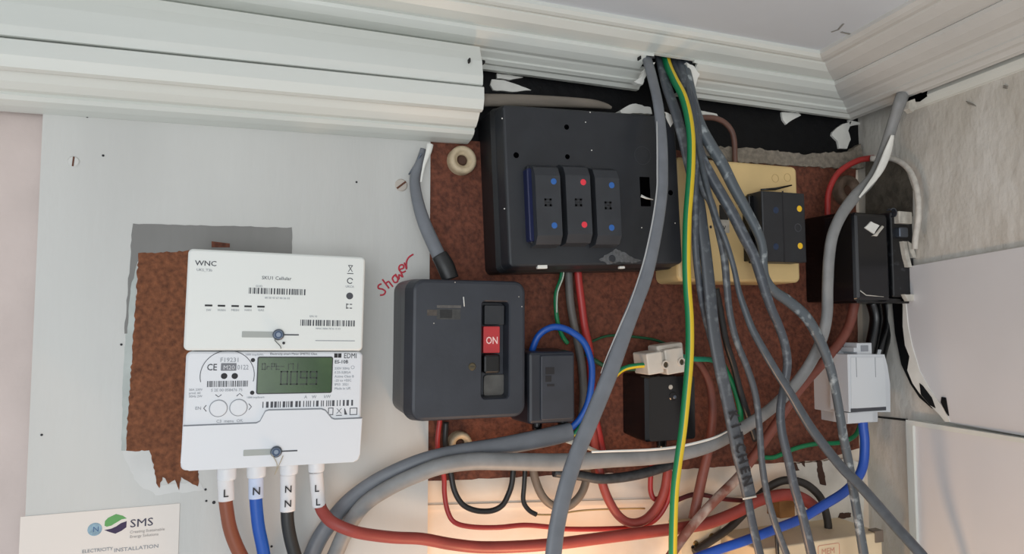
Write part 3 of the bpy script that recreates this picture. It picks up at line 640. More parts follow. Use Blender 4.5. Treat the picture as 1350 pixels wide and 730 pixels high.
# incoming shower cable
sc = thing('shower_cable', 'short grey cable entering the top of the switch from the cornice', 'cable', P(585, 350, .03))
cable('sheath', None, [(558, 196, .022, 8), (554, 212, .022, 11), (547, 234, .022, 14), (550, 262, .026, 16), (559, 293, .032, 18), (573, 325, .038, 19), (584, 348, .042, 19)], cab_grey, parent=sc, flat=.6)
cable('tape_end', 'black taped end', [(579, 336, .040, 22), (587, 350, .042, 24), (594, 368, .043, 23)], black_pvc, parent=sc, flat=.7)
cable('paint_strand', 'white paint run on the cable', [(567, 190, .026, 9), (565, 200, .027, 8), (559, 218, .029, 4), (555, 240, .029, 2.5)], paint_white, parent=sc, flat=.6)
cable('clip_wire', None, [(556, 202, .026, 2.5), (547, 217, .02, 2.2), (539, 230, .014, 2)], steel, parent=sc)
# ceramic spacers
def spacer(x, y, r, label, m=ceramic, d=.021):
    s = thing('ceramic_spacer', label, 'spacer', P(x, y, CB)); q = P(x, y, d); R = r*mm(q); k = -(d-CB)
    c = lambda rad, yy: [(rad*cos(2*pi*i/28), yy, rad*sin(2*pi*i/28)) for i in range(28)]
    mb = MB(); mb.loft([c(R, 0), c(R, k*.7), c(R*.93, k*.92), c(R*.82, k), c(R*.62, k*.98), c(R*.55, k*.75), c(R*.42, k*.72), c(R*.38, k*.2)], smooth=True); mb.build('ring', m, s)
    disc(0, 0, R*.36, 0, k*.55, 16, .2).build('screw_head', mat('rusty_screw', (74, 48, 34), .7), s)
spacer(607, 213, 19, 'cream ceramic spacer ring beside the cut end of the moulding')
spacer(604, 583, 16, 'ceramic spacer ring half hidden under the isolator switch')
spacer(1112, 252, 20, 'dirty ceramic spacer ring inside the red wire loop', mat('dirty_ceramic', (104, 86, 72), .7, .25, 120))

# ================================================================== CONNECTOR BLOCK beside the switch
BF = .052
kb = thing('connector_block', 'small dark grey connector block right of the isolator switch', 'connector', P(730, 510, CB), .0)
q = rect(kb, (697, 464), (759, 556), BF); yf = Lc(kb, 730, 510, BF).y
rbox(*q, 0, yf, .003, .003, .0015).build('block_body', bake_sw, kb)
q = rect(kb, (713, 468), (757, 552), BF+.002); rbox(*q, yf+.001, yf-.002, .002, .0012).build('lid', mat('slate_lid', (52, 56, 64), .45, .1, 60), kb)
for (a, b, c, e) in ((719, 484, 731, 493), (719, 495, 727, 503), (721, 506, 731, 509)):
    q = rect(kb, (a, b), (c, e), BF+.002); rbox(*q, yf, yf-.0022, .0004, .0001).build('moulded_mark', ink_b, kb)
for x in (708, 742):
    pts, ws = path([(x, 552, .034, 14), (x, 566, .034, 13)], 3); mb = sweep(pts, ws, 1, 12); mb.v = [tuple(Vector(v)-kb.location) for v in mb.v]; mb.build('clamp_boss', deep_black, kb)

# ================================================================== BLACK FUSE BOARD
CF = .060
cu = thing('fuse_board', 'large black fuse board with three fuse carriers', 'fuse box', P(775, 250, CB), -.045)
x0, x1, z0, z1 = rect(cu, (663, 138), (897, 350), CF, (894, 153), (671, 349)); yf = Lc(cu, 770, 250, CF).y
bl = Lc(cu, 638, 250, CB+.006).x; bb = Lc(cu, 700, 360, CB+.02).z
mb = MB(); mb.loft([rr(bl, x1+.001, bb, z1+.002, .006, 0), rr(bl, x1+.001, bb, z1+.002, .006, yf*.62), rr(bl+.003, x1, bb+.002, z1, .006, yf*.70)])
mb.build('base', mat('black_base', (26, 28, 31), .45, .15, 60), cu)
rbox(x0, x1, z0, z1, yf*.66, yf, .004, .0022, .0025).build('cover', bake, cu)
for i, (a, b, c, e, col) in enumerate(((704, 213, 743, 323, dot_blue), (744, 213, 782.5, 321, dot_red), (783, 217, 821, 323, dot_blue))):
    d2 = CF+.017; q = rect(cu, (a, b), (c, e), d2); yy = Lc(cu, 760, 260, d2).y
    root_x0, root_x1 = q[0]+.0004, q[1]-.0004; h = q[3]-q[2]
    prof_c = [(yf+.001, q[3]), (yf-.004, q[3]), (yy+.004, q[3]-h*.05), (yy, q[3]-h*.16), (yy, q[2]+h*.12), (yy+.005, q[2]+h*.015), (yf+.001, q[2]-.001)]
    mb = MB(); bvl = .0008
    mb.loft([[(root_x0, y, z) for y, z in prof_c], [(root_x1, y, z) for y, z in prof_c]]); fc = mb.build('fuse_carrier', bake2, cu)
    bv = fc.modifiers.new('edges', 'BEVEL'); bv.width = .0007; bv.segments = 2
    for (dx, dy) in (((26, 26), (27, 84)), ((25, 27), (26.5, 83)), ((23.5, 27), (23.5, 83)))[i]:
        p = Lc(cu, a+dx, b+dy, d2); sub(disc(p.x, p.z, 4.4*mm(P(a+dx, b+dy, d2)), yy+.0003, yy-.0003, 16, .15), 'colour_dot', col, fc, 'coloured rating dot')
    p = Lc(cu, a+19, b+54, d2); w = 5.5*mm(P(a, b, d2))
    mb = MB(); [mb.box(*z_) for z_ in ((p.x-w, p.x+w, yy, yy-.0002, p.z+w*.55, p.z+w), (p.x-w, p.x+w, yy, yy-.0002, p.z-w*.9, p.z-w*.4), (p.x-w, p.x-w*.5, yy, yy-.0002, p.z-w*.9, p.z+w), (p.x+w*.3, p.x+w*.8, yy, yy-.0002, p.z-w*.9, p.z+w), (p.x-w*.3, p.x+w*.2, yy, yy-.0002, p.z-w*.2, p.z+w*.3))]
    sub(mb, 'moulded_mark', mat('carrier_mark', (26, 28, 32), .6), fc)
d2 = CF+.009; q = rect(cu, (694.5, 221), (706, 318), d2); rbox(*q, yf+.0003, Lc(cu, 700, 260, d2).y, .002, .001).build('spare_carrier_edge', navy_plastic, cu)
q = rect(cu, (694.5, 217), (709, 321), CF+.005); rbox(*q, yf+.0003, Lc(cu, 700, 260, CF+.005).y, .003, .001).build('carrier_shoulder', bake, cu)
q = rect(cu, (843, 233), (858, 272), CF); rbox(*q, yf+.0003, yf-.0003, .0006, .0001).build('empty_slot', mat('void_black', (4, 4, 5), 1, spec=0), cu)
p = [Lc(cu, 845, 258, CF+.001), Lc(cu, 852, 261, CF+.002), Lc(cu, 861, 263, CF+.001)]; sweep(p, [.003, .002, .001], .4, 6).build('bare_strip', paint_white, cu)
for x, y, r in ((747, 167.5, 3.6), (680.5, 204.5, 4), (748, 206.5, 3.4), (884, 254, 3.6)):
    p = Lc(cu, x, y, CF); disc(p.x, p.z, r*mm(P(x, y, CF)), yf+.0004, yf-.0002, 12, .02).build('cover_hole', mat('void_black', (4, 4, 5), 1, spec=0), cu)
p = Lc(cu, 847, 205, CF); ring(p.x, p.z, .0085, .0007, yf, yf-.0003).build('moulded_ring', mat('moulded_ring_m', (52, 55, 60), .5), cu)
poly = [(Lc(cu, x, y, CF).x, Lc(cu, x, y, CF).z) for x, y in ((790, 342), (800, 335), (812, 328), (822, 332), (830, 338), (846, 343), (838, 347), (820, 345), (800, 348))]
mb = MB(); mb.prism(ragged(poly, .0006, .002, 3), yf+.0002, yf-.00015); mb.build('paint_smear', mat('grey_smear', (92, 94, 96), .7, .25, 300), cu)
p = Lc(cu, 807, 341, CF); disc(p.x, p.z, .0036, yf, yf-.0007, 14).build('cover_screw', bake2, cu)
for x, y in ((772, 161), (778, 148), (780, 198), (662, 156), (665, 275), (890, 294), (846, 300)):
    p = Lc(cu, x, y, CF); disc(p.x, p.z, .0006, yf+.0003, yf-.0002, 8).build('paint_speck', paint_white, cu)
for a, b, c, e in ((708, 349, 721, 354), (816, 351, 823, 354)):
    q = rect(cu, (a, b), (c, e), CF-.002); rbox(*q, yf+.004, yf+.0006, .0006, .0002).build('paint_splash', paint_white, cu)
poly = [(Lc(cu, x, y, CF).x, Lc(cu, x, y, CF).z) for x, y in ((876, 148), (886, 152), (888, 160), (884, 168), (880, 160))]
mb = MB(); mb.prism(ragged(poly, .0005, .002, 5), yf+.0002, yf-.0006); mb.build('paint_splash', paint_white, cu)

# ================================================================== CREAM FUSE BOX
RF = .048
cb = thing('fuse_box', 'cream bakelite fuse box with a black fuse carrier behind the cable bundle', 'fuse box', P(975, 290, CB), -.01)
x0, x1, z0, z1 = rect(cb, (893, 207), (1054, 372), RF, (1053, 219), (892, 371)); yf = Lc(cb, 975, 290, RF).y
rbox(x0, x1, z0, z1, 0, yf, .006, .003, .001).build('cover', cream_m, cb)
def step_box(a, b, c, e, dd, m_, name='fuse_carrier', r=.001, bev=.0012):
    q = rect(cb, (a, b), (c, e), dd); return rbox(*q, yf+.0005, Lc(cb, 1020, 300, dd).y, r, bev).build(name, m_, cb)
step_box(987, 257, 1008, 344, RF+.010, deep_black, 'carrier_shoulder')
fc = step_box(1004, 251, 1064, 346, RF+.022, mat('carrier_black', (34, 36, 40), .45, .12, 60))
ycr = Lc(cb, 1020, 300, RF+.022).y
q = rect(cb, (1032.5, 252), (1034, 345), RF+.022); sub(rbox(*q, ycr+.0003, ycr-.0003, .0001, .00005), 'joint', ink_b, fc)
for x, y, m_, r in ((1054, 275, dot_yel, 4.6), (1055, 324, dot_yel, 4.6), (1023, 277, dot_dim, 5), (1023, 325, dot_dim, 5)):
    p = Lc(cb, x, y, RF+.022); sub(disc(p.x, p.z, r*mm(P(x, y, RF+.022)), ycr+.0003, ycr-.0004, 16, .2), 'colour_dot', m_, fc)
p = Lc(cb, 1052, 300, RF+.022); sub(ring(p.x, p.z, .004, .0006, ycr, ycr-.0002, n=16), 'moulded_mark', ink, fc)
p = [Lc(cb, 1003, 250, RF+.004), Lc(cb, 1022, 249, RF+.004), Lc(cb, 1044, 244, RF+.004)]; sweep(p, [.002, .003, .0015], .5, 6).build('loose_sliver', deep_black, cb)
q = rect(cb, (948, 270), (960, 290), RF); rbox(*q, yf+.0003, yf-.0003, .0006, .0001).build('empty_slot', deep_black, cb)
q = rect(cb, (944, 289), (962, 307), RF+.001); rbox(*q, yf+.0003, yf-.001, .0006, .0002).build('terminal', paint_dirty, cb)
t = text('V', .006, ink_b, 'terminal_letter', cb, align='CENTER', bold=.0001); t.location = Lc(cb, 955, 303, RF+.0012)
p = Lc(cb, 937, 299, RF); disc(p.x, p.z, .0016, yf+.0003, yf-.0002, 10).build('cover_hole', ink_b, cb)
for x, y in ((1022, 235), (1038, 234)):
    p = Lc(cb, x, y, RF); ring(p.x, p.z, .0042, .0004, yf, yf-.0002, n=18).build('moulded_ring', mat('ring_tan', (176, 146, 96), .5), cb)

# ================================================================== RIGHT BLACK ISOLATOR
IF = .080
iso = thing('cutout_fuse', 'glossy black cut-out fuse block in the corner with paint splashes', 'fuse block', P(1110, 340, CB), 0)
yv = Lc(iso, 1150, 330, IF).y
zt1, zb1 = Lc(iso, 1140, 284, .05).z, Lc(iso, 1140, 398, .05).z
xl1 = Lc(iso, 1064, 350, .012).x; xr1 = Lc(iso, 1196, 340, .05).x
rbox(xl1, xr1, zb1, zt1, 0, Lc(iso, 1110, 340, .056).y, .003, .002).build('base', deep_black, iso)
q = rect(iso, (1128, 283), (1174, 396), IF, (1172, 278), (1128, 398)); rbox(*q, -.03, yv, .004, .004).build('carrier', mat('gloss_black', (20, 21, 25), .2, .1, 60), iso)
q = rect(iso, (1174, 279), (1208, 392), IF-.004); rbox(*q, -.03, Lc(iso, 1190, 330, IF-.004).y, .002, .0015).build('terminal_cover', mat('splashed_black', (18, 19, 22), .35, 0, 160, rgb2=(60, 62, 66), lo=.6, hi=.75), iso)
q = rect(iso, (1130, 392), (1205, 400), IF-.006); rbox(*q, -.02, Lc(iso, 1150, 396, IF-.006).y, .001, .0008).build('foot', deep_black, iso)
q = rect(iso, (1185, 278), (1203, 295), IF+.002); rbox(*q, yv+.008, Lc(iso, 1190, 290, IF+.002).y, .001, .0005).build('paper_tag', paint_dirty, iso)
q = rect(iso, (1186, 299), (1198, 313), IF+.001); rbox(*q, yv+.008, Lc(iso, 1190, 290, IF+.001).y, .002, .001).build('terminal_screw', steel, iso)
def flat_on(root, pts, d, th, name, m_, seed=1, amp=.0002):
    poly = [(Lc(root, x, y, d).x, Lc(root, x, y, d).z) for x, y in pts]; yq = Lc(root, *pts[0], d).y
    mb = MB(); mb.prism(ragged(poly, amp, .003, seed), yq+th, yq-.0004); return mb.build(name, m_, root)
flat_on(iso, [(1140, 300), (1148, 292), (1159, 297), (1152, 308)], IF+.001, .001, 'paint_chip', paint_white)
flat_on(iso, [(1153, 309), (1163, 297), (1165, 299), (1156, 311), (1149, 311)], IF+.001, .001, 'paint_chip', paint_dirty)
flat_on(iso, [(1190, 318), (1195, 318), (1198, 335), (1202, 352), (1197, 352), (1193, 336)], IF, .004, 'paint_run', paint_dirty)
flat_on(iso, [(1197, 318), (1203, 322), (1208, 340), (1204, 340), (1199, 330)], IF, .004, 'paint_run', paint_dirty)
flat_on(iso, [(1192, 388), (1210, 388), (1211, 395), (1197, 397)], IF, .004, 'paint_splash', paint_dirty)
p = Lc(iso, 1178, 280, IF+.001); ring(p.x, p.z, .0045, .001, yv+.004, yv-.0012, radians(-60), radians(150), n=16).build('wire_ring', steel, iso)
p = [Lc(iso, 1134, 383, IF+.0005), Lc(iso, 1142, 389, IF+.0005), Lc(iso, 1165, 391, IF+.0005)]; sweep(p, [.0012, .0012, .0006], .3, 6).build('paint_splash', paint_dirty, iso)

# ================================================================== WHITE ENCLOSURE
EF = .062
en = thing('switch_enclosure', 'small white plastic enclosure with a blue cable below it', 'enclosure', P(1120, 505, CB), 0)
yv = Lc(en, 1140, 500, EF).y
xl1 = Lc(en, 1082, 500, .02).x
def epart(a, b, c, e, d, yb_, name, m_=plastic_grey, r=.0012, bev=.0008, x0=None):
    q = list(rect(en, (a, b), (c, e), d))
    if x0 is not None: q[0] = x0
    return rbox(*q, yb_, Lc(en, 1140, 500, d).y, r, bev).build(name, m_, en)
epart(1090, 462, 1166, 540, .040, 0, 'back_box', x0=xl1)
epart(1100, 538, 1158, 556, .045, 0, 'lower_tab', x0=Lc(en, 1092, 550, .02).x)
mb = MB(); A = [(Lc(en, x, y, EF).x, Lc(en, x, y, EF).z) for x, y in ((1117, 467), (1166, 467), (1170, 482), (1173.5, 505), (1174, 543), (1119, 543))]
mb.prism(A, -.028, yv); fr = mb.build('front_cover', plastic_grey, en); bv = fr.modifiers.new('edges', 'BEVEL'); bv.width = .0008; bv.segments = 2
B = [(Lc(en, x, y, EF).x, Lc(en, x, y, EF).z) for x, y in ((1121, 471), (1163, 471), (1166, 490), (1167.5, 538), (1122, 538))]
mb = MB(); mb.prism(B, yv+.001, yv-.0008); sub(mb, 'raised_panel', mat('white_enclosure_panel', (212, 216, 219), .4), fr)
for x in (1129, 1154):
    q = rect(en, (x-.8, 471), (x+.8, 497), EF+.0008); sub(rbox(*q, yv, yv-.0010, .0003, .0001), 'groove', ink_l, fr)
q = rect(en, (1122, 538.5), (1168, 540.5), EF+.0005); sub(rbox(*q, yv, yv-.0009, .0002, .0001), 'groove', ink, fr)
epart(1130, 452, 1150, 468, EF-.004, -.03, 'top_clip', r=.0006)
epart(1126, 458, 1132, 464, EF-.004, -.03, 'clip_ear', r=.0004)
q = rect(en, (1135, 455), (1145, 463), EF-.0035); rbox(*q, Lc(en, 1140, 460, EF-.006).y, Lc(en, 1140, 460, EF-.0035).y, .0004, .0001).build('clip_window', ink_l, en)
epart(1118, 544, 1152, 556, EF-.003, -.03, 'cable_entry', r=.0006)

# ================================================================== BLACK BLOCK + TERMINAL STRIP
KF = .052
eb = thing('earth_block', 'glossy black terminal block under the white terminal strip', 'connector', P(870, 540, CB), 0)
yv = Lc(eb, 880, 540, KF).y; q = rect(eb, (854, 496), (918, 579), KF); xl1 = Lc(eb, 824, 530, .014).x
mb = MB(); n_ = 5
mb.loft([rr(xl1, q[1], q[2]+.002, q[3]+.0006, .003, 0, n_), rr(xl1+.001, q[1], q[2], q[3], .003, yv*.5, n_), rr(q[0]-.002, q[1], q[2], q[3], .003, yv+.003, n_), rr(q[0]+.001, q[1]-.001, q[2]+.001, q[3]-.001, .003, yv, n_)])
mb.build('block_body', mat('gloss_black_block', (17, 18, 20), .22, .1, 60), eb)
for x, y, r, m_ in ((884, 510, .0022, paint_dirty), (887, 522, .0042, deep_black), (889, 523, .0018, steel)):
    p = Lc(eb, x, y, KF); disc(p.x, p.z, r, yv+.001, yv-.0008-(.0005 if m_ is steel else 0), 14).build('clamp_screw', m_, eb)
pts, ws = path([(872, 576, .034, 15), (872, 590, .034, 13)], 3); mb = sweep(pts, ws, 1, 12); mb.v = [tuple(Vector(v)-eb.location) for v in mb.v]; mb.build('clamp_boss', deep_black, eb)
tsn = thing('terminal_strip', 'white plastic screw terminal strip sitting on the black block', 'connector', P(880, 490, .036), -.12)
td = .060; yv = Lc(tsn, 880, 480, td).y
tsm = mat('terminal_white', (206, 198, 186), .5, .06, 60)
for i, (a, b, c, e) in enumerate(((852, 466, 876, 491), (876, 463, 904, 490))):
    q = rect(tsn, (a, b+(i*-2)), (c, e), td); o = rbox(*q, .0, yv, .0015, .001).build('terminal_body', tsm, tsn)
    p = Lc(tsn, (876.5, 897.5)[i], (480.5, 477)[i], td); sub(ring(p.x, p.z, .0034, .0012, yv+.001, yv-.0022, n=18), 'screw_well', tsm, o); sub(disc(p.x, p.z, .0028, yv+.0005, yv-.0007, 12), 'screw', mat('dark_brass', (92, 82, 66), .4, metal=.7), o)
q = rect(tsn, (866, 456), (902, 466), td-.008); rbox(*q, 0, Lc(tsn, 880, 460, td-.008).y, .002, .0015).build('terminal_shroud', tsm, tsn)
q = rect(tsn, (872, 464), (879, 484), td-.003); rbox(*q, .0, Lc(tsn, 880, 460, td-.003).y, .001, .0005).build('divider', tsm, tsn)

# ================================================================== BOX at the bottom right
QF = .060
qb = thing('junction_box', 'cream box with a moulded badge at the bottom edge under the blue cable', 'box', P(1100, 760, .0), 0)
yv = Lc(qb, 1100, 720, QF).y
q = rect(qb, (1000, 712), (1168, 860), QF); q = (q[0], q[1], q[2], Lc(qb, 1120, 707, QF).z)
rbox(*q, 0, yv, .002, .0012).build('box_body', cream_box_m, qb)
w = rect(qb, (1078, 719), (1107, 733), QF)
mb = MB(); o1, o2 = rr(*w, .002, yv, 4), rr(w[0]+.0006, w[1]-.0006, w[2]+.0006, w[3]-.0006, .0015, yv, 4)
mb.loft([[(x, yv, z) for x, y, z in o1], [(x, yv-.0004, z) for x, y, z in o1], [(x, yv-.0004, z) for x, y, z in o2], [(x, yv, z) for x, y, z in o2]], False, False); mb.build('badge_outline', mat('badge_rose', (206, 150, 126), .6), qb)
t = text('MEM', .0085, MATS['badge_rose'], 'badge_lettering', qb, align='CENTER', sx=1.0); t.location = Lc(qb, 1092, 730, QF+.0003)
q = rect(qb, (1154, 700), (1165, 714), QF+.001); rbox(*q, yv+.008, yv-.0012, .0006, .0003).build('corner_clip', taupe_pvc, qb)
# little broken pieces behind the cables
wc = MB(); wc = rbox(P(1028, 655, .02).x, P(1048, 655, .02).x, P(1028, 684, .02).z, P(1028, 658, .02).z, 0, -.02, .0015, .001)
tag(wc.build('wood_wedge', wood_m), 'small brown wooden wedge above the cream box', 'wedge')
on_wall(blob(ragged(pxpoly([(1042, 612), (1120, 604), (1140, 612), (1138, 690), (1062, 694), (1050, 660)], .004), .0008, .004, 55), .001, -.004), 'plaster_patch', mat('white_plaster_patch', (222, 216, 204), .8, .08, 40))
for k, pts in enumerate(([(1078, 608), (1083, 607), (1088, 628), (1090, 640), (1082, 638), (1078, 622)], [(1046, 611), (1050, 610), (1054, 620), (1049, 620)], [(1056, 609), (1062, 608), (1061, 615)], [(1108, 676), (1122, 676), (1122, 682), (1105, 684)])):
    on_wall(blob(ragged(pxpoly(pts, .005), .0006, .002, 60+k), -.003, -.0048), 'plaster_gap', mat('brown_gap', (74, 50, 40), .9))
on_wall(blob(pxpoly([(556, 666), (1140, 650), (1140, 656), (556, 673)], .0015), .001, -.0015), 'plaster_ridge', plaster_cream)

# ================================================================== CABLES
def gy(k, n, i, N): return 0 if cos(2*pi*(k+1)/n) > .5 else 1
# low loops behind
cable('thin_red_wire', 'thin red wire looping low under the isolator switch', [(580, 552, .024), (577, 578, .024), (578, 600, .024), (585, 627, .02), (586, 650, .02), (590, 673, .022), (599, 688, .024), (620, 694, .024), (655, 695, .024), (690, 692, .024), (720, 694, .024), (746, 697, .022), (793, 697, .022), (832, 695, .022), (858, 689, .022), (875, 671, .024), (884, 645, .026), (882, 618, .026), (880, 605, .026)], red_pvc, 6.6)
cable('black_wire', 'black wire hanging in a U loop below the chipboard edge', [(588, 556, .018), (587, 585, .018), (592, 612, .018), (595, 627, .018), (598, 643, .019), (604, 657, .02), (613, 667, .02), (629, 673, .02), (648, 673, .02), (662, 666, .02), (670, 652, .019), (675, 636, .018), (677, 612, .016)], black_pvc, 7.5)
cable('black_wire', 'thin black wire with a bare tip below the chipboard', [(693, 610, .02), (691, 640, .021), (690, 660, .021), (697, 672, .021), (707, 678, .021)], black_pvc, 6.4)
cable('copper_wire', 'thin tan bare wire running from the black wire tip', [(705, 678, .021), (730, 678, .021), (765, 673, .02), (800, 671, .018), (850, 670, .014)], mat('tan_wire', (190, 156, 104), .5), 2.4)
cable('taupe_cable', 'taupe cable in a U loop behind the front grey cable', [(702, 612, .026), (706, 633, .026), (716, 655, .028), (731, 667, .028), (749, 667, .028), (764, 654, .028), (772, 636, .026), (774, 612, .024)], taupe_pvc, 11)
cable('black_cable', 'thick black cable lying under the long grey cable', [(730, 622, .034), (767, 627, .036), (793, 631, .037), (827, 628, .037), (858, 621, .035), (884, 612, .03)], mat('scuffed_black_pvc', (52, 55, 58), .45, .3, 200), 13)
cable('red_cable', 'thick red cable in a U loop right of the front grey cable', [(780, 560, .026), (786, 600, .026), (794, 636, .028), (803, 660, .03), (816, 680, .031), (832, 689, .031), (850, 685, .031), (866, 668, .03), (876, 645, .03), (880, 618, .028), (880, 600, .024)], red_dull, 12)
cable('red_wire', 'short red wire hanging inside the thick red loop', [(862, 600, .018), (858, 626, .019), (858, 648, .02), (864, 658, .022), (874, 650, .022), (884, 620, .02)], red_pvc, 7)
cable('dark_red_wire', 'dark red wire crossing low behind the green and yellow wire', [(884, 664, .012), (900, 656, .012), (920, 651, .012), (950, 657, .012), (985, 660, .012)], mat('oxblood_pvc', (92, 34, 36), .5), 6)
# vertical wires under the fuse board
cable('green_wire', 'dark green wire dropping from the black fuse board', [(741, 350, .026), (740, 366, .026), (733, 388, .026), (734, 418, .026), (740, 440, .024), (748, 452, .02)], green_pvc, 6, split=lambda k, n, i, N: 0)
cable('white_wire', 'pale bare strand beside the dark green wire', [(744, 350, .031), (742, 366, .031), (735, 386, .031), (734, 412, .030)], mat('pale_strand', (190, 200, 186), .5), 2)
cable('grey_wire', 'dull grey cable dropping between green and red wires', [(749, 345, .022), (750, 370, .022), (752, 400, .022), (758, 434, .022), (766, 475, .022), (769, 512, .022), (768, 540, .022), (764, 575, .020)], mat('dull_grey_pvc', (92, 90, 88), .5, .1, 60), 11)
cable('red_wire', 'red cable dropping straight from the black fuse board', [(761, 345, .024), (763, 370, .024), (767, 402, .024), (771, 432, .024), (777, 460, .022), (780, 505, .022), (784, 545, .022), (790, 575, .022), (796, 604, .02)], red_pvc, 10.5)
cable('green_wire', 'thin dark green wire arching to the terminal strip', [(776, 452, .018), (795, 444, .018), (812, 442, .018), (838, 444, .018), (864, 448, .020), (884, 456, .024)], green_dk, 3.6)
cable('green_wire', 'dark green wire entering the terminal strip from the left', [(772, 466, .022), (786, 476, .022), (800, 483, .024), (820, 486, .028), (838, 486, .036), (856, 485, .045)], green_dk, 6)
# blue loop and grey cable with stripped end
gu = thing('grey_cable', 'upper grey cable ending stripped below the small connector block', 'cable', P(430, 735, .045))
cable('sheath', None, [(392, 775, .022, 22), (408, 738, .022, 22), (422, 708, .022, 22), (440, 683, .024, 22), (465, 656, .030, 21), (504, 630, .038, 21), (556, 608, .045, 22), (608, 596, .047, 23), (660, 588, .046, 24), (712, 578, .045, 25), (742, 571, .044, 25), (753, 568, .044, 24)], cab_grey, parent=gu, flat=.65, n=12)
cable('blue_core', 'blue core looping up to the connector block', [(748, 567, .044), (756, 561, .045), (765, 551, .047), (775, 531, .049), (780, 502, .049), (779, 475, .047), (769, 450, .045), (749, 435, .043), (729, 431, .041), (711, 441, .038), (702, 460, .034), (700, 475, .03)], blue_pvc, 9, parent=gu)
cable('yellow_core', 'yellow and green core', [(748, 572, .045), (757, 572, .046), (766, 562, .048), (778, 544, .05), (795, 515, .05), (810, 496, .05), (822, 486, .05), (838, 482, .052), (856, 481, .053)], [green_pvc, yellow_pvc], 7, parent=gu, split=lambda k, n, i, N: 0 if .3*n <= ((k+n*.1) % n) < .62*n else 1)
cable('core_end', None, [(738, 578, .04, 5), (755, 583, .044, 7), (775, 590, .044, 6), (792, 596, .042, 3)], paint_dirty, parent=gu, flat=.5)
# right side behind
cable('brown_cable', 'brown cable dropping from the terminal strip to a cut end', [(912, 470, .040, 9), (924, 482, .038, 10), (934, 502, .036, 11), (939, 528, .034, 11.5), (939, 556, .032, 12), (934, 592, .032, 13), (925, 632, .032, 14), (914, 684, .032, 14)], brown2_pvc)
cable('brown_cable', 'long brown cable from the corner fuse block to the bottom edge', [(1128, 385, .04), (1126, 402, .04), (1120, 427, .04), (1107, 451, .042), (1082, 481, .044), (1053, 514, .044), (1018, 566, .042), (992, 604, .040), (973, 629, .04), (950, 652, .042), (927, 676, .045), (903, 705, .048), (880, 738, .05)], [brown2_pvc, pink_pvc], 13, split=lambda k, n, i, N: 0 if i < N*.54 else 1)
cable('green_wire', 'teal green wire behind the cable marked KITCHEN', [(948, 470, .034), (957, 488, .034), (967, 508, .034), (974, 531, .034), (977, 552, .034), (976, 570, .034)], green_pvc, 8)
cable('green_wire', 'short teal stub leaving the terminal strip on the right', [(900, 470, .056), (915, 473, .052), (937, 474, .05), (948, 480, .046)], mat('teal_pvc', (30, 140, 112), .4), 7)
cable('green_wire', 'green wire curving across to the white enclosure', [(990, 604, .016), (1010, 603, .018), (1022, 602, .02), (1048, 591, .022), (1074, 585, .022), (1108, 583, .022), (1127, 574, .022), (1134, 560, .022)], green_pvc, 6)
cable('dark_cable', 'dark cable arching over the cream box', [(915, 728, .026), (931, 717, .026), (961, 696, .026), (985, 672, .024), (1000, 654, .022), (1015, 641, .022), (1034, 633, .024), (1055, 635, .026), (1071, 644, .028), (1084, 660, .03), (1091, 686, .03), (1092, 700, .03)], mat('dark_brown_black_pvc', (50, 46, 42), .5, .2, 60), 10.5)
cable('blue_cable', 'bright blue cable sweeping from the white enclosure to the bottom edge', [(1137, 545, .044), (1138, 562, .044), (1140, 583, .045), (1138, 612, .047), (1129, 632, .049), (1111, 650, .052), (1085, 666, .055), (1055, 684, .060), (1025, 696, .064), (1010, 702, .066), (978, 714, .066), (945, 725, .064), (900, 742, .062)], mat('bright_blue_pvc', (38, 84, 180), .35), 12.5)
cable('black_wire', 'thin black wire dropping over the cream box', [(1023, 688, .060), (1024, 712, .064), (1026, 740, .064)], black_pvc, 5)
cable('black_cable', 'black cable hidden behind the cable bundle on the chipboard', [(944, 380, .052), (949, 405, .05), (957, 449, .046), (967, 481, .042), (976, 516, .040), (986, 548, .038), (996, 580, .036)], black_pvc, 9)
cable('red_wire', 'red wire looping up beside the dirty spacer ring', [(1092, 292, .030), (1091, 277, .030), (1093, 251, .030), (1106, 227, .032), (1130, 212, .036), (1152, 208, .04)], red_pvc, 8, step=8)
cable('painted_wire', 'white painted wire arching down behind the corner fuse block', [(1148, 209, .042), (1176, 209, .062), (1197, 222, .082), (1208, 247, .094), (1211, 281, .098), (1207, 312, .096), (1206, 328, .094)], mat('chalky_wire', (196, 192, 184), .6, .15, 120), 8)
cable('copper_pipe_wire', 'brown wire bending down above the cream fuse box', [(905, 156, .02), (924, 155, .02), (943, 156, .02), (958, 164, .02), (967, 180, .02), (969, 210, .02), (969, 220, .02)], mat('dull_copper', (104, 74, 64), .5, .15, 60), 7.5)
cable('green_wire', 'thin dark wire curling behind the bundle above the cream box', [(925, 178, .015), (938, 187, .02), (945, 198, .02), (942, 208, .02), (930, 206, .018)], mat('olive_wire', (58, 62, 52), .5), 3)
for i, (pp, lb) in enumerate(((((1150, 398), (1155, 420), (1150, 452), (1146, 470)), 'black cable under the corner fuse block left of its neighbour'), (((1170, 398), (1172, 425), (1163, 455), (1158, 475)), 'black cable under the corner fuse block nearest the torn panel'))):
    cable('black_cable', lb, [(x, y, .035) for x, y in pp], deep_black, 17)

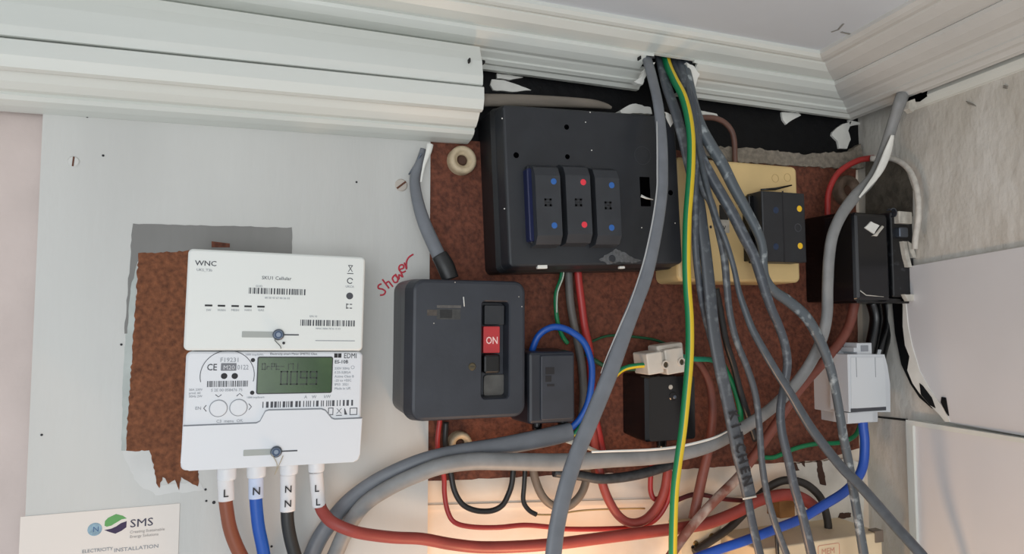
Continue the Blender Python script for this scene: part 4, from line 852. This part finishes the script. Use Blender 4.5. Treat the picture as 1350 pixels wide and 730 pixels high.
# the long grey cable
gl = thing('grey_cable', 'long grey cable from the bottom left up to the corner cornice', 'cable', P(450, 735, .05))
cable('sheath', None, [(420, 775, .028, 21), (440, 735, .028, 21), (456, 700, .030, 21), (478, 667, .036, 21), (509, 645, .045, 21), (546, 627, .053, 21), (582, 614, .058, 22), (621, 608, .058, 23), (660, 608, .058, 23), (738, 609, .057, 23), (806, 605, .055, 22), (858, 602, .054, 21), (897, 597, .053, 20), (938, 586, .053, 18), (981, 563, .053, 17), (1008, 545, .053, 16), (1028, 528, .054, 16), (1048, 507, .056, 16), (1068, 479, .060, 16), (1083, 447, .065, 16), (1090, 416, .070, 16), (1091, 378, .076, 16), (1093, 339, .079, 16), (1098, 309, .080, 16), (1110, 282, .080, 16), (1127, 259, .078, 16), (1150, 234, .074, 15), (1165, 200, .078, 15), (1178, 160, .088, 16), (1187, 133, .096, 18), (1193, 119, .088, 18)], cab_light, parent=gl, flat=.75, n=12)
cable('paint_run', 'white paint run along the cable', [(1177, 178, .092, 6), (1171, 198, .087, 12), (1163, 218, .085, 12), (1155, 232, .084, 9), (1145, 245, .085, 6), (1133, 260, .086, 2.5)], paint_white, parent=gl, flat=.35)
cable('paint_line', 'white paint line on the top edge', [(780, 595.5, .062, 3), (806, 594.5, .0615, 3), (858, 592.5, .060, 3.4), (897, 588, .059, 3.6), (938, 578, .058, 3.2), (960, 568, .058, 2)], paint_white, parent=gl, flat=.5)
# hole in the right cornice
right_part([(1178, 126), (1182, 116), (1190, 110), (1203, 110), (1214, 118), (1214, 126), (1203, 133), (1190, 134)], .002, .0175, 'cable_hole', mat('void_black', (4, 4, 5), 1, spec=0), trim_2)
on_p = [(1199, 133), (1206, 130), (1209, 142), (1203, 148), (1198, 143)]
o = MB(); o.prism([(P(x, y, .103).x, P(x, y, .103).z) for x, y in on_p], -.097, -.103); o.v = [tuple(Vector(v) - trim_2.location) for v in o.v]; o.build('plaster_crumb', paint_dirty, trim_2)

# bundle out of the cornice hole
cable('slate_cable', 'slate grey cable curling right of the green and yellow wire', [(884, 62, .024, 11), (889, 85, .040, 11), (901, 107, .056, 10), (914, 132, .066, 10), (919, 159, .072, 10), (921, 186, .076, 10), (919, 218, .079, 10), (917, 250, .080, 10), (917, 290, .080, 10), (917, 326, .080, 10), (922, 375, .076, 10), (930, 417, .072, 10), (940, 455, .066, 10), (952, 500, .06, 10)], cab_dark, flat=.8)
kc = thing('kitchen_cable', 'flat grey cable hand marked KITCHEN with a cut sheath end', 'cable', P(1002, 735, .09))
cable('sheath', None, [(866, 62, .022, 15), (872, 85, .040, 15), (879, 114, .058, 15), (891, 149, .068, 15), (901, 185, .072, 15), (911, 225, .074, 16), (921, 262, .076, 16), (926, 300, .078, 17), (931, 340, .080, 17.5), (936, 388, .082, 18), (940, 430, .084, 18), (948, 478, .086, 18), (957, 518, .087, 18), (966, 560, .088, 19), (974, 597, .088, 20), (981, 624, .088, 20), (988, 655, .088, 20)], cab_mid, parent=kc, flat=.45, n=12, squarish=.7)
cable('inner_core', 'narrower grey core', [(984, 640, .0865, 12), (987, 662, .087, 12), (992, 690, .088, 12.5), (1002, 732, .09, 13), (1012, 775, .09, 13)], cab_dark, parent=kc, flat=.5, n=10)
a, b = P(965, 541, .0925), P(986, 641, .0925); L = (b-a).length; rot = atan2(b.z-a.z, b.x-a.x)
sh = [c for c in kc.children if c.name.startswith('sheath')][0]
for i, ch in enumerate('KITCHEN'):
    q = P(960+(981-960)*(i+.5)/7, 541+(643-541)*(i+.5)/7, .0925); q.y = -.0932
    t = text(ch, .0145, ink_b, 'marker_letter', sh, rot=rot, bold=.0004, sx=.8, align='CENTER'); t.location = q - kc.location - sh.location
o = cable('cut_edge', None, [(979.5, 657.5, .092, 2.6), (997, 654, .092, 2.6)], paint_dirty, parent=kc, flat=.6)
cable('paint_spotted_cable', 'paint spotted cable curving over the chipboard to the lower right', [(900, 70, .030, 11), (908, 105, .054, 13), (915, 140, .062, 15), (924, 168, .066, 17), (936, 190, .068, 17), (953, 218, .070, 17), (968, 248, .072, 16), (984, 277, .074, 15), (998, 304, .076, 14), (1005, 325, .076, 13), (1006, 346, .076, 13), (1009, 366, .076, 13), (1020, 383, .076, 14), (1041, 398, .077, 15), (1063, 418, .079, 15), (1080, 447, .080, 15), (1093, 479, .082, 14), (1101, 512, .083, 13), (1107, 545, .084, 13), (1112, 576, .085, 13), (1118, 605, .086, 13), (1124, 640, .088, 13), (1131, 682, .09, 13), (1139, 732, .092, 14), (1146, 775, .092, 14)], cab_splash, flat=.8)
cable('slate_cable', 'slate grey cable weaving down over the cream fuse box to the bottom edge', [(892, 68, .026, 11), (900, 100, .052, 13), (911, 150, .064, 14), (922, 200, .070, 15), (937, 232, .074, 16), (952, 258, .078, 16), (967, 284, .081, 16), (981, 312, .084, 16), (993, 335, .086, 15), (1001, 358, .088, 15), (1009, 384, .089, 14), (1017, 407, .09, 13), (1027, 430, .09, 12.5), (1035, 455, .09, 12.5), (1038, 480, .09, 12.5), (1034, 508, .089, 12.5), (1029, 540, .089, 12.5), (1031, 570, .09, 12.5), (1039, 604, .092, 13), (1047, 641, .094, 13), (1057, 676, .096, 13), (1065, 709, .098, 14), (1071, 735, .098, 14), (1080, 775, .098, 14)], cab_dark, flat=.8)
cable('slate_cable', 'thin slate cable dropping between the KITCHEN cable and its slate neighbour', [(896, 72, .03, 9), (905, 120, .060, 9), (915, 190, .072, 10), (926, 245, .082, 11), (937, 266, .084, 11), (944, 290, .085, 11), (950, 315, .086, 11), (955, 340, .086, 11), (958, 373, .086, 10.5), (962, 412, .086, 10), (971, 449, .086, 9.5), (984, 482, .086, 9.5), (994, 512, .086, 9.5), (999, 540, .086, 9.5), (1002, 575, .088, 9.5), (1004, 605, .089, 9.5), (1009, 640, .091, 9.5), (1017, 674, .093, 9.5), (1027, 704, .095, 9.5), (1040, 738, .096, 10), (1055, 775, .096, 10)], cab_mid, flat=.8)
cable('slate_cable', 'slate cable crossing in front of the others to the lower right', [(898, 74, .032, 8), (908, 120, .064, 8), (920, 190, .078, 8), (932, 245, .088, 8), (944, 285, .092, 8), (957, 318, .095, 8), (967, 351, .097, 8), (974, 383, .099, 8.5), (982, 408, .101, 9.5), (992, 434, .103, 10.5), (1006, 460, .105, 11), (1023, 489, .106, 11.5), (1041, 517, .107, 12), (1058, 546, .108, 12.5), (1075, 572, .109, 13), (1108, 614, .111, 13.5), (1132, 638, .113, 14), (1157, 666, .115, 14.5), (1183, 696, .117, 15), (1204, 719, .122, 15), (1222, 741, .128, 15), (1234, 775, .135, 15)], mat('slate_lead_pvc', (70, 77, 84), .36, .14, 120), flat=.8)
cable('earth_wire', 'green and yellow striped earth wire hanging from the cornice hole', [(874, 60, .028), (880, 85, .046), (889, 105, .062), (900, 126, .074), (907, 151, .082), (911, 181, .087), (911, 218, .09), (909, 250, .092), (906, 290, .094), (905, 339, .096), (906, 378, .097), (909, 420, .098), (909, 468, .099), (905, 518, .10), (900, 567, .10), (895, 602, .10), (890, 641, .10), (888, 681, .10), (887, 735, .10), (888, 775, .10)], [green_pvc, yellow_pvc], 11.5, split=gy, n=14)
fg = thing('front_grey_cable', 'flat light grey cable hanging in front of everything', 'cable', P(730, 735, .14))
cable('sheath', None, [(848, 58, .03, 15), (853, 78, .046, 15), (858, 95, .058, 15), (866, 129, .078, 15), (870, 156, .086, 15), (873, 193, .091, 15.5), (873.5, 225, .094, 16), (873, 250, .096, 16), (868, 288, .099, 17), (860, 330, .102, 18), (851, 366, .105, 19), (840, 395, .108, 20), (825, 434, .112, 21), (805, 490, .117, 22), (783, 544, .121, 22.5), (763, 592, .125, 22.5), (747, 639, .13, 22.5), (735, 690, .134, 22.5), (729, 735, .138, 23), (724, 775, .14, 23)], cab_grey, parent=fg, flat=.5, n=14, squarish=.75)
cable('pale_edge', 'pale left edge', [(866, 160, .0915, 2), (866.5, 193, .0965, 2.4), (866.5, 225, .0995, 2.4), (866, 250, .1015, 2.4), (860.5, 290, .1045, 2.4), (851, 335, .1075, 2.4), (842, 366, .1105, 2.2), (830, 400, .1135, 2), (817, 430, .117, 2.4), (800, 470, .12, 1.6), (792, 492, .1225, 1)], mat('pale_grey_pvc', (176, 178, 178), .5), parent=fg, flat=.5, n=6)  # pale strip laid along the left edge of the cable
# crumbs of plaster round the hole in the back cornice
for i, pts in enumerate(([(836, 108), (845, 102), (850, 92), (856, 84), (864, 82), (852, 98), (847, 112)], [(905, 82), (916, 88), (922, 98), (918, 110), (914, 122), (911, 104)])):
    o = MB(); o.prism(ragged([(P(x, y, .050).x, P(x, y, .050).z) for x, y in pts], .0005, .002, 80+i), -.044, -.050); o.v = [tuple(Vector(v) - trim_1.location) for v in o.v]; o.build('torn_plaster', paint_white, trim_1)

tb = thing('terminal_block', 'small cream terminal block with brass screws at the bottom edge by the earth wire', 'connector', P(925, 735, 0), 0)
q = rect(tb, (897, 694), (952, 760), .022); rbox(*q, 0, Lc(tb, 925, 720, .022).y, .0015, .001).build('block_body', mat('ivory_plastic', (214, 196, 164), .5, .1, 80), tb)
for x, y in ((917, 716), (938, 706), (924, 730)):
    p = Lc(tb, x, y, .022); disc(p.x, p.z, .0028, p.y+.001, p.y-.0012, 14).build('brass_screw', brass_m, tb)
p = Lc(tb, 913, 721, .022); disc(p.x, p.z, .0018, p.y+.001, p.y-.0005, 10).build('wire_hole', ink_b, tb)
